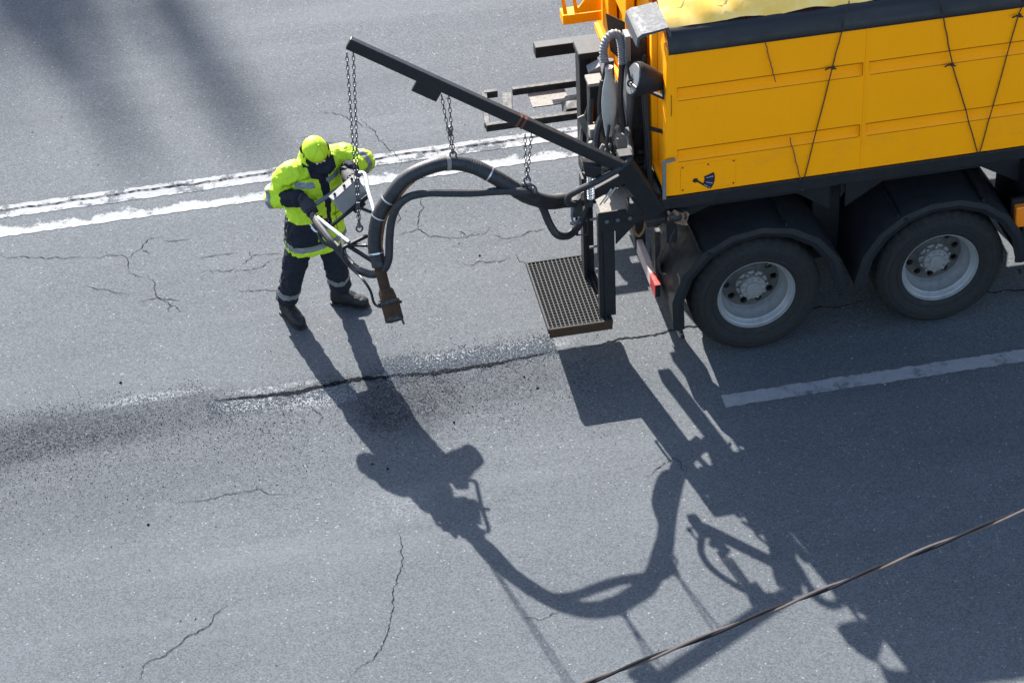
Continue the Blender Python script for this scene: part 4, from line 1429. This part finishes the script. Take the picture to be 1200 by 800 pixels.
# ------------------------------------------------------------------ worker
WORK = thing('person', 'worker in neon yellow jacket, navy trousers and yellow cap guiding the spraying tool', 'person', (-3.14, 1.22, 0))
U = Vector((.92, .39, 0)).normalized()           # his left
Fd = Vector((.39, -.92, 0)).normalized()         # the way he faces
Z = Vector((0, 0, 1))
def ering(c, wd, dp, n=28, tilt=None, sq=2.4):
    c = Vector(c)
    out = []
    for k in range(n):
        a = 2 * pi * k / n
        ca, sa = cos(a), sin(a)
        x = abs(ca) ** (2 / sq) * (1 if ca >= 0 else -1)
        y = abs(sa) ** (2 / sq) * (1 if sa >= 0 else -1)
        out.append(c + U * wd * x + Fd * dp * y + (Z * 0 if tilt is None else Z * tilt * y))
    return out
SHR, SHL = Vector((-3.255, 1.06, 1.445)), Vector((-2.875, 1.185, 1.455))
ELR, ELL = Vector((-3.395, 1.075, 1.24)), Vector((-2.675, 1.17, 1.385))
GR_R = lerp(LA, LB, .02) + Vector((0, 0, .008))   # where the right hand grips
GR_L = lerp(LA, LB, .80) + Vector((0, 0, .006))
barv = (LB - LA).normalized()
HEAD = Vector((-3.055, 1.055, 1.60))
HIPR, HIPL = Vector((-3.215, 1.055, .93)), Vector((-3.02, 1.10, .93))
KNR, KNL = Vector((-3.315, 1.13, .52)), Vector((-2.985, 1.135, .50))
ANR, ANL = Vector((-3.37, 1.27, .13)), Vector((-2.945, 1.335, .13))
FTR = (Vector((-3.305, 1.06, 0)) - Vector((-3.415, 1.30, 0))).normalized()
FTL = (Vector((-2.73, 1.275, 0)) - Vector((-3.0, 1.40, 0))).normalized()

def hand_frame(G, elbow):
    b_ = barv
    e2 = (G - elbow); e2 = (e2 - b_ * e2.dot(b_)).normalized()
    e1 = b_.cross(e2)
    if e1.z < 0:
        e1 = -e1
    e2 = (e2 + e1 * -.25).normalized()
    e1 = (e1 - e2 * e1.dot(e2)).normalized()
    return b_, e1, e2
def hand(mb_, G, elbow, thumb_side, k=1.0):
    """palm over the bar, four fingers curled round it, thumb closing from the other side"""
    b_, e1, e2 = hand_frame(G, elbow)
    W = G + e1 * .040 - e2 * .085
    K = G + e1 * .036 + e2 * .022
    rings = []
    for t, wd, th in ((0, .030, .024), (.3, .036, .024), (.65, .043, .022), (1.0, .042, .016)):
        c = W + (K - W) * t
        rings.append([c + b_ * (wd * cos(2 * pi * q / 12)) * k + e1 * (th * sin(2 * pi * q / 12)) * k for q in range(12)])
    mb_.ring_loft(rings)
    for i, (o_, ln) in enumerate(((-.033, .9), (-.0115, 1.0), (.0105, .97), (.031, .82))):
        s = b_ * o_ * (-thumb_side) * 1.05
        pts = [K + s - e2 * .012, K + s + e2 * .012 * ln + e1 * .002, G + s + e2 * .044 * ln - e1 * .004, G + s + e2 * .030 - e1 * .033 * ln, G + s - e2 * .006 - e1 * .034 * ln]
        mb_.tube(smooth_path(pts, 3), [.0105 * k] * 4 + [.0100 * k] * 4 + [.0092 * k] * 4 + [.0075 * k], 8)
    tb = b_ * thumb_side
    pts = [W + e2 * .028 + tb * .022, G + e1 * .018 - e2 * .034 + tb * .046, G - e1 * .012 - e2 * .030 + tb * .042, G - e1 * .034 - e2 * .012 + tb * .030]
    mb_.tube(smooth_path(pts, 4), [.0125 * k] * 4 + [.0115 * k] * 4 + [.0100 * k] * 4 + [.0085 * k], 8)
    return W

# body: one continuous skin
bd_ = MB()
bd_.ring_loft([ering((-3.115, 1.085, .84), .15, .11), ering((-3.11, 1.08, .95), .165, .115), ering((-3.10, 1.09, 1.10), .145, .105), ering((-3.075, 1.11, 1.28), .17, .115), ering((-3.065, 1.115, 1.42), .165, .10), ering((-3.06, 1.10, 1.48), .07, .07)])
neck0 = Vector((-3.06, 1.11, 1.43))
bd_.tube([neck0, lerp(neck0, HEAD, .5), HEAD], [.062, .058, .06], 14)
hd = (Fd * .74 - Z * .67).normalized()            # face looks down and forward
hu = (Z - hd * Z.dot(hd)).normalized()            # up along the face
hs = hu.cross(hd).normalized()
bd_.ellipsoid(HEAD - hu * .012, (hs * .074, hd * .092, hu * .100), 20, 14)
bd_.ellipsoid(HEAD - hu * .062 + hd * .03, (hs * .055, hd * .065, hu * .055), 16, 10)     # jaw
bd_.ellipsoid(HEAD - hu * .012 + hd * .098, (hs * .013, hd * .020, hu * .026), 10, 8)      # nose
bd_.ellipsoid(HEAD - hu * .052 + hd * .088, (hs * .024, hd * .010, hu * .009), 10, 6)      # lips
for s in (-1, 1):
    bd_.ellipsoid(HEAD + hs * s * .076 - hu * .008 - hd * .005, (hs * .010, hd * .018, hu * .030), 10, 8)   # ears
    bd_.ellipsoid(HEAD + hs * s * .030 + hu * .016 + hd * .083, (hs * .017, hd * .010, hu * .011), 8, 6)    # eyelids
WR = {}
for key, G, SHd, EL, ts in (('r', GR_R, SHR, ELR, 1), ('l', GR_L, SHL, ELL, -1)):
    Wp = hand(bd_, G, EL, ts, .80)
    WR[key] = Wp
    bd_.tube([neck0 + (SHd - neck0) * .3 - Z * .02, SHd, EL, lerp(EL, Wp, .4), Wp], [.06, .052, .042, .040, .026], 12)
for H_, K_, A_, ft in ((HIPR, KNR, ANR, FTR), (HIPL, KNL, ANL, FTL)):
    bd_.tube([H_, K_, lerp(K_, A_, .35), A_, A_ - Z * .05], [.082, .055, .056, .038, .04], 12)
    bd_.tube([A_ - Z * .075 - ft * .04, A_ - Z * .08 + ft * .08, A_ - Z * .095 + ft * .15], [.035, .034, .026], 10)
V, F, _n = voxel(bd_, .0075, 2)
bmb = MB(); bmb.add(V, F)
BODY = bmb.build('body', SKIN, WORK, smooth=60)
# face details and hair
mb = MB()
mb.ellipsoid(HEAD + hu * .005 - hd * .025, (hs * .080, hd * .080, hu * .085), 18, 12)
mb.build('hair', HAIR, BODY)
for s in (-1, 1):
    mb = MB(); mb.ellipsoid(HEAD + hs * s * .030 + hu * .014 + hd * .089, (hs * .010, hd * .007, hu * .006), 10, 6)
    mb.build('eye', PRW, BODY)
# gloves
for key, G, EL, ts in (('r', GR_R, ELR, 1), ('l', GR_L, ELL, -1)):
    g = MB()
    Wp = hand(g, G, EL, ts, 1.28)
    d = (EL - Wp).normalized()
    g.tube([Wp + d * -.02, Wp + d * .03, Wp + d * .08], [.042, .046, .052], 14)
    g.build('glove', GLOV, WORK, smooth=50)

def wrinkle(amp, sc, seed=0.0):
    def f(v):
        p = Vector((v.x * sc, v.y * sc, v.z * sc * .75 + seed))
        q = p + Vector((noise.noise(p * .8 + Vector((9, 2, 1))), noise.noise(p * .8 + Vector((1, 7, 4))), 0)) * .8
        ridge = 1 - abs(noise.noise(q * 1.5 + Vector((3, 1, seed)))) * 3.2
        ridge2 = 1 - abs(noise.noise(Vector((q.x * 1.2, q.y * 1.2, q.z * 3.0)) + Vector((1, 8, seed)))) * 3.2
        fold = sin((v.z + (v.x + 3.1) * .35) * 62 + 5 * noise.noise(p * .6)) * (.25 + .5 * abs(noise.noise(p * .5 + Vector((4, 4, 4)))))
        a = noise.noise(p) * .30 + fold * .40 + max(ridge, -.6) * .42 + max(ridge2, -.6) * .38 + noise.noise(p * 5.3) * .18
        return amp * a
    return f
# jacket
jk = MB()
jk.ring_loft([ering((-3.12, 1.10, .775), .225, .165), ering((-3.12, 1.095, .82), .232, .172), ering((-3.115, 1.09, .95), .225, .165), ering((-3.105, 1.095, 1.08), .212, .155), ering((-3.085, 1.11, 1.22), .218, .155),
              ering((-3.07, 1.12, 1.35), .222, .148), ering((-3.065, 1.125, 1.43), .195, .125), ering((-3.06, 1.125, 1.49), .125, .105), ering((-3.06, 1.12, 1.545), .098, .095)])
for key, SHd, EL in (('r', SHR, ELR), ('l', SHL, ELL)):
    Wp = WR[key]
    jk.tube(smooth_path([neck0 + (SHd - neck0) * .35 - Z * .03, SHd, lerp(SHd, EL, .55), EL, lerp(EL, Wp, .25), lerp(EL, Wp, .50 if key == 'r' else .72)], 4), [.088] * 4 + [.084] * 4 + [.076] * 4 + [.071] * 4 + [.067] * 4 + [.064], 16)
V, F, NR = voxel(jk, .0085, 2, wrinkle(.015, 8.5))
fronty = lambda p: (p - Vector((-3.09, 1.10, p.z))).dot(Fd)
sidex = lambda p: (p - Vector((-3.09, 1.10, p.z))).dot(U)
def arm_t(p, key):
    SHd, EL, Wp = (SHR, ELR, WR['r']) if key == 'r' else (SHL, ELL, WR['l'])
    d = (Wp - EL); t = (p - EL).dot(d) / d.length_squared
    dist = (p - (EL + d * max(-.3, min(1, t)))).length
    return t, dist
def jzone(c):
    fy, sx = fronty(c), sidex(c)
    if fy > .02 and c.z > .98:
        hw = .016 + max(0, c.z - 1.10) * .085
        if abs(sx - .028) < hw and c.z < 1.52:
            return 1
    if arm_t(c, 'r')[1] < .088 or arm_t(c, 'l')[1] < .088:
        return 0
    if .868 < c.z < 1.065 and sx < .0 and not (fy > 0 and -.055 < sx):
        return 1
    if c.z > 1.495 and fy > .015 and abs(sx) < .085:
        return 1
    return 0
jb = MB(); jb.add(V, F)
jb.mi = [jzone(sum((V[i] for i in f), Vector()) / len(f)) for f in F]
JACK = jb.build('jacket', [NEON, NAVY], WORK, smooth=70)
def patch(src, name, pred, mt, parent, lift=.0035):
    V, F, NR = src
    idx, vs, fs = {}, [], []
    for f in F:
        c = sum((V[i] for i in f), Vector()) / len(f)
        if pred(c):
            for i in f:
                if i not in idx:
                    idx[i] = len(vs); vs.append(V[i] + NR[i] * lift)
            fs.append(tuple(idx[i] for i in f))
    if not fs:
        return None
    return MB().add(vs, fs).build(name, mt, parent, smooth=70)
src = (V, F, NR)
patch(src, 'reflective_band', lambda c: .826 < c.z < .868, SILV, JACK)
def chest(cx, cz, tilt, hw=.058, hh=.021):
    def f(c):
        if fronty(c) < .03:
            return False
        dx, dz = sidex(c) - cx, c.z - cz
        a, b_ = dx * cos(tilt) + dz * sin(tilt), -dx * sin(tilt) + dz * cos(tilt)
        return abs(a) < hw and abs(b_) < hh
    return f
patch(src, 'reflective_patch', chest(-.115, 1.385, -.1), SILV, JACK)
patch(src, 'reflective_patch', chest(.105, 1.39, .25), SILV, JACK)
patch(src, 'reflective_band', lambda c: -.02 < arm_t(c, 'r')[0] < .14 and arm_t(c, 'r')[1] < .13 and sidex(c) < -.2, SILV, JACK)
patch(src, 'reflective_band', lambda c: .12 < arm_t(c, 'l')[0] < .30 and arm_t(c, 'l')[1] < .13 and sidex(c) > .2, SILV, JACK)
for key, EL, t0 in (('r', ELR, .40), ('l', ELL, .66)):
    Wp = WR[key]
    cu = MB()
    cu.tube(smooth_path([lerp(EL, Wp, t0), lerp(EL, Wp, .7 if t0 < .5 else .8), lerp(EL, Wp, .97)], 4), [.068] * 4 + [.066] * 4 + [.055], 16)
    CV, CF, CN = voxel(cu, .008, 2, wrinkle(.007, 16, 3))
    MB().add(CV, CF).build('cuff', NAVY, JACK, smooth=70)
NEOND = mat('neon_seam', (.22, .33, .006), .8, vary=.1, spec=.1)
for pr in (lambda c: abs(c.z - 1.262) < .0055 and fronty(c) > .04 and abs(sidex(c)) > .05,
           lambda c: abs(c.z - 1.455 + .25 * abs(sidex(c))) < .0055 and fronty(c) > .02 and abs(sidex(c)) > .07 and arm_t(c, 'r')[1] > .1,
           lambda c: abs(abs(sidex(c)) - .085) < .005 and fronty(c) > .05 and .90 < c.z < 1.26,
           lambda c: abs(c.z - 1.075) < .006 and fronty(c) > .05 and sidex(c) > .06):
    patch(src, 'jacket_seam', pr, NEOND, JACK, .002)
# stand-up collar, open at the front, and dark inner scarf
def collar():
    mb_ = MB()
    n = 26
    rows = [[], [], []]
    for k in range(n + 1):
        a = radians(118) + radians(304) * k / n
        for q, (rr, zz) in enumerate(((.102, 1.485), (.118, 1.555), (.110, 1.605))):
            rows[q].append(Vector((-3.06, 1.115, zz)) + (U * cos(a) + Fd * sin(a)) * rr + Fd * .02)
    vs = [p for rw in rows for p in rw]
    k = n + 1
    fs = [(q * k + i, q * k + i + 1, (q + 1) * k + i + 1, (q + 1) * k + i) for q in range(2) for i in range(n)]
    mb_.add(vs, fs)
    vs2 = [Vector((-3.06, 1.115, p.z)) + (p - Vector((-3.06, 1.115, p.z))) * .93 for p in vs]
    mb_.add(vs2, fs)
    mb_.mi = [0] * len(fs) + [1] * len(fs)
    return mb_.build('collar', [NEON, NAVY], JACK, smooth=60)
collar()
mb = MB()
for s in (-1, 1):
    q0 = Vector((-3.055, 1.08, 1.515 if s < 0 else 1.53)) + Fd * .095
    mb.prism([q0 + U * s * .012, q0 + U * s * .11 - Fd * .035 + Z * .02, q0 + U * s * .105 + Fd * .01 - Z * .065, q0 + U * s * .035 + Fd * .03 - Z * .095], Fd * .008 + Z * .006)
mb.split('lapel', NAVY, JACK, smooth=0)
mb = MB()
mb.ring_loft([ering((-3.06, 1.10, 1.44), .085, .095), ering((-3.055, 1.09, 1.495), .078, .085), ering((-3.05, 1.08, 1.52), .066, .07)])
mb.build('scarf', NAVY, JACK)
# cap
mb = MB()
cc = HEAD + hu * .028 - hd * .012
n = 26
rings = []
for i in range(9):
    a = pi / 2 * i / 8
    rr, hh = cos(a), sin(a)
    rings.append([cc + hs * (.091 * max(rr, .03) * cos(2 * pi * j / n)) + hd * (.102 * max(rr, .03) * sin(2 * pi * j / n)) + hu * (.086 * hh ** .9) for j in range(n)])
rings.insert(0, [cc - hu * .03 + hs * (.0895 * cos(2 * pi * j / n)) + hd * (.100 * sin(2 * pi * j / n)) for j in range(n)])
mb.ring_loft(rings)
CAP = mb.build('cap', mat('neon_cap', (.42, .60, .012), .55, vary=.12, spec=.4, bump=.2, bscale=60), WORK, smooth=60)
mb = MB()
vs, fs = [], []
for k in range(13):
    a = radians(20 + 140 * k / 12)
    e = sin(a) ** 1.3
    p0 = cc - hu * .018 + hs * .091 * cos(a) + hd * .099 * sin(a)
    p1 = p0 + (Fd * .80 - Z * .60) * .092 * e + hs * .02 * cos(a)
    vs += [p0, p1, p0 - hu * .006, p1 - hu * .006]
for k in range(12):
    i = 4 * k
    fs += [(i, i + 4, i + 5, i + 1), (i + 2, i + 3, i + 7, i + 6), (i + 1, i + 5, i + 7, i + 3)]
mb.add(vs, fs)
mb.build('peak', NAVY, CAP, smooth=60)
mb = MB()
for k in range(3):
    aa = pi * k / 3 + .26
    pts = []
    for i in range(9):
        b_ = pi / 2 * i / 8
        rr, hh = max(cos(b_), .03), sin(b_)
        pts.append(cc + hs * (.0918 * rr * cos(aa)) + hd * (.1028 * rr * sin(aa)) + hu * (.0866 * hh ** .9))
    mb.tube(pts, .0010, 5)
    pts = [cc + (p_ - cc) - hs * 2 * (p_ - cc).dot(hs) - hd * 2 * (p_ - cc).dot(hd) for p_ in pts]
    mb.tube(pts, .0010, 5)
mb.tube([cc - hu * .026 + hs * (.0905 * cos(2 * pi * j / 24)) + hd * (.1015 * sin(2 * pi * j / 24)) for j in range(24)], .003, 6, closed=True)
mb.build('cap_seam', NEOND, CAP)
mb = MB()
for sg in (-1, 1):
    mb.tube(smooth_path([cc - hu * .01 + hs * sg * .092, HEAD - hu * .05 + hs * sg * .084 + hd * .01, HEAD - hu * .10 + hs * sg * .05 + hd * .03]), .006, 6)
mb.split('chin_strap', BRN, CAP)
mb = MB()
mb.ellipsoid(cc + hu * .086, (hs * .008, hd * .008, hu * .004), 8, 5)
mb.build('button', NEON, CAP)
# trousers
tr = MB()
tr.ring_loft([ering((-3.115, 1.075, .80), .165, .125), ering((-3.115, 1.075, .90), .172, .13), ering((-3.115, 1.08, .98), .165, .125)])
for H_, K_, A_ in ((HIPR, KNR, ANR), (HIPL, KNL, ANL)):
    tr.tube(smooth_path([H_, lerp(H_, K_, .5) + Fd * .012, K_ + Fd * .015, lerp(K_, A_, .5), A_ + Z * .045], 5), [.098] * 5 + [.092] * 5 + [.080] * 5 + [.080] * 5 + [.082], 16)
V, F, NR = voxel(tr, .009, 2, wrinkle(.014, 9.0, 7.0))
TRS = MB().add(V, F).build('trousers', NAVY, WORK, smooth=70)
src = (V, F, NR)
def shin(K_, A_, t0, t1):
    d = A_ - K_
    return lambda c: t0 < (c - K_).dot(d) / d.length_squared < t1 and (c - (K_ + d * .5)).length < .25
patch(src, 'reflective_band', shin(KNR, ANR, .50, .66), SILV, TRS)
patch(src, 'reflective_band', shin(KNL, ANL, .22, .42), SILV, TRS)
# boots
for A_, ft in ((ANR, FTR), (ANL, FTL)):
    sd = Vector((-ft.y, ft.x, 0))
    c0_ = Vector((A_.x, A_.y, 0))
    bt = MB()
    def br(along, wd, z0, z1, n=14):
        cz, hz = (z0 + z1) / 2, (z1 - z0) / 2
        out = []
        for k in range(n):
            a = 2 * pi * k / n
            x = abs(cos(a)) ** .7 * (1 if cos(a) >= 0 else -1)
            y = abs(sin(a)) ** .7 * (1 if sin(a) >= 0 else -1)
            out.append(c0_ + ft * along + sd * wd * x + Z * (cz + hz * y))
        return out
    bt.ring_loft([br(-.085, .028, .015, .12), br(-.07, .042, .012, .16), br(-.02, .046, .012, .17), br(.05, .046, .012, .135), br(.11, .052, .012, .10), br(.165, .050, .012, .085), br(.20, .036, .014, .07), br(.212, .018, .02, .055)])
    bt.tube([c0_ + Z * .09 - ft * .02, c0_ + Z * .2 - ft * .015], [.05, .062], 14)
    V, F, NR = voxel(bt, .008, 2, wrinkle(.004, 18, 2))
    BO = MB().add(V, F).build('boot', BOOT, WORK, smooth=60)
    so = MB()
    P = []
    for along, wd in ((-.09, .03), (-.075, .044), (0, .046), (.06, .046), (.12, .055), (.175, .052), (.21, .032)):
        P.append((along, wd))
    out = [c0_ + ft * a + sd * w_ for a, w_ in P] + [c0_ + ft * a - sd * w_ for a, w_ in reversed(P)]
    so.prism(out, Z * .022)
    so.build('sole', BLK2, BO)

# ------------------------------------------------------------------ twisted cable overhead, in front of the camera's view of the road
def cable():
    mb_ = MB()
    a, b_ = Vector((-3.07, -8.94, 6.0)), Vector((-1.46, -8.48, 6.0))
    d = (b_ - a).normalized()
    s = d.cross(Z).normalized()
    p0, L = a - d * 24, 52
    n = int(L / .03)
    for ph, mi in ((0, 0), (pi, 1)):
        path = []
        for k in range(n + 1):
            x = L * k / n
            t = x * 15 + ph + 1.4 * noise.noise(Vector((x * 1.3, 0, 0)))
            sag = .0 + .0006 * (x - 24.8) ** 2
            path.append(p0 + d * x + Z * (sag + .0045 * sin(t)) + s * .0045 * cos(t))
        mb_.tube(path, .0056, 6, mi=mi)
    o = mb_.build('overhead_cable', [CABL, CABD], base=tuple(a))
    tag(o, 'twisted brown overhead cable crossing the lower right above the road', 'cable')
cable()

# ------------------------------------------------------------------ bare poplar past the road: its tall leaders throw the soft streaks
def tree():
    t = thing('bare_tree', 'tall leafless tree beyond the road whose blurred shadow streaks the far lane', 'tree', (-16.2, 57.5, 0))
    mb_ = MB()
    mb_.tube([(-16.2, 57.5, 0), (-16.2, 57.5, 4), (-16.2, 57.5, 14)], [.6, .5, .36], 12)
    mb_.build('trunk', BARK, t)
    r = random.Random(4)
    H = 40
    S = Vector((cos(SUN_AZ) * SUN_LEN, sin(SUN_AZ) * SUN_LEN, -1))
    tips = [((-3.25, 3.25), .22), ((-3.55, 4.4), .15), ((-4.25, 3.2), .17), ((-4.95, 4.8), .18), ((-4.15, 4.9), .12), ((-5.35, 4.2), .10), ((-5.3, 5.6), .14), ((-4.55, 5.6), .12)]
    for (x, y), rad in tips:
        tip = Vector((x, y, 0)) - S * H
        base = Vector((-16.2, 57.5, 13.8))
        mid = Vector((tip.x, tip.y, 24))
        l = MB()
        l.tube(smooth_path([base, lerp(base, mid, .6) + Vector((0, 0, .4)), mid, lerp(mid, tip, .5), tip + Vector((.0, 0, -.3))], 5), [.16] * 10 + [rad * 1.3] * 5 + [rad * 1.1] * 5 + [rad * .5], 8)
        lim = l.build('limb', BARK, t)
        tw = MB()
        for k in range(34):
            z = r.uniform(34.5, 39.6)
            q_ = lerp(mid, tip, (z - 24) / 16)
            a = r.uniform(0, 6.28); ln = r.uniform(.25, .7)
            e = q_ + Vector((cos(a) * ln * .45, sin(a) * ln * .45, ln))
            tw.tube([q_, lerp(q_, e, .5) + Vector((0, 0, -.04)), e], [.022, .014, .006], 5)
        tw.build('twig', BARK, lim)
tree()
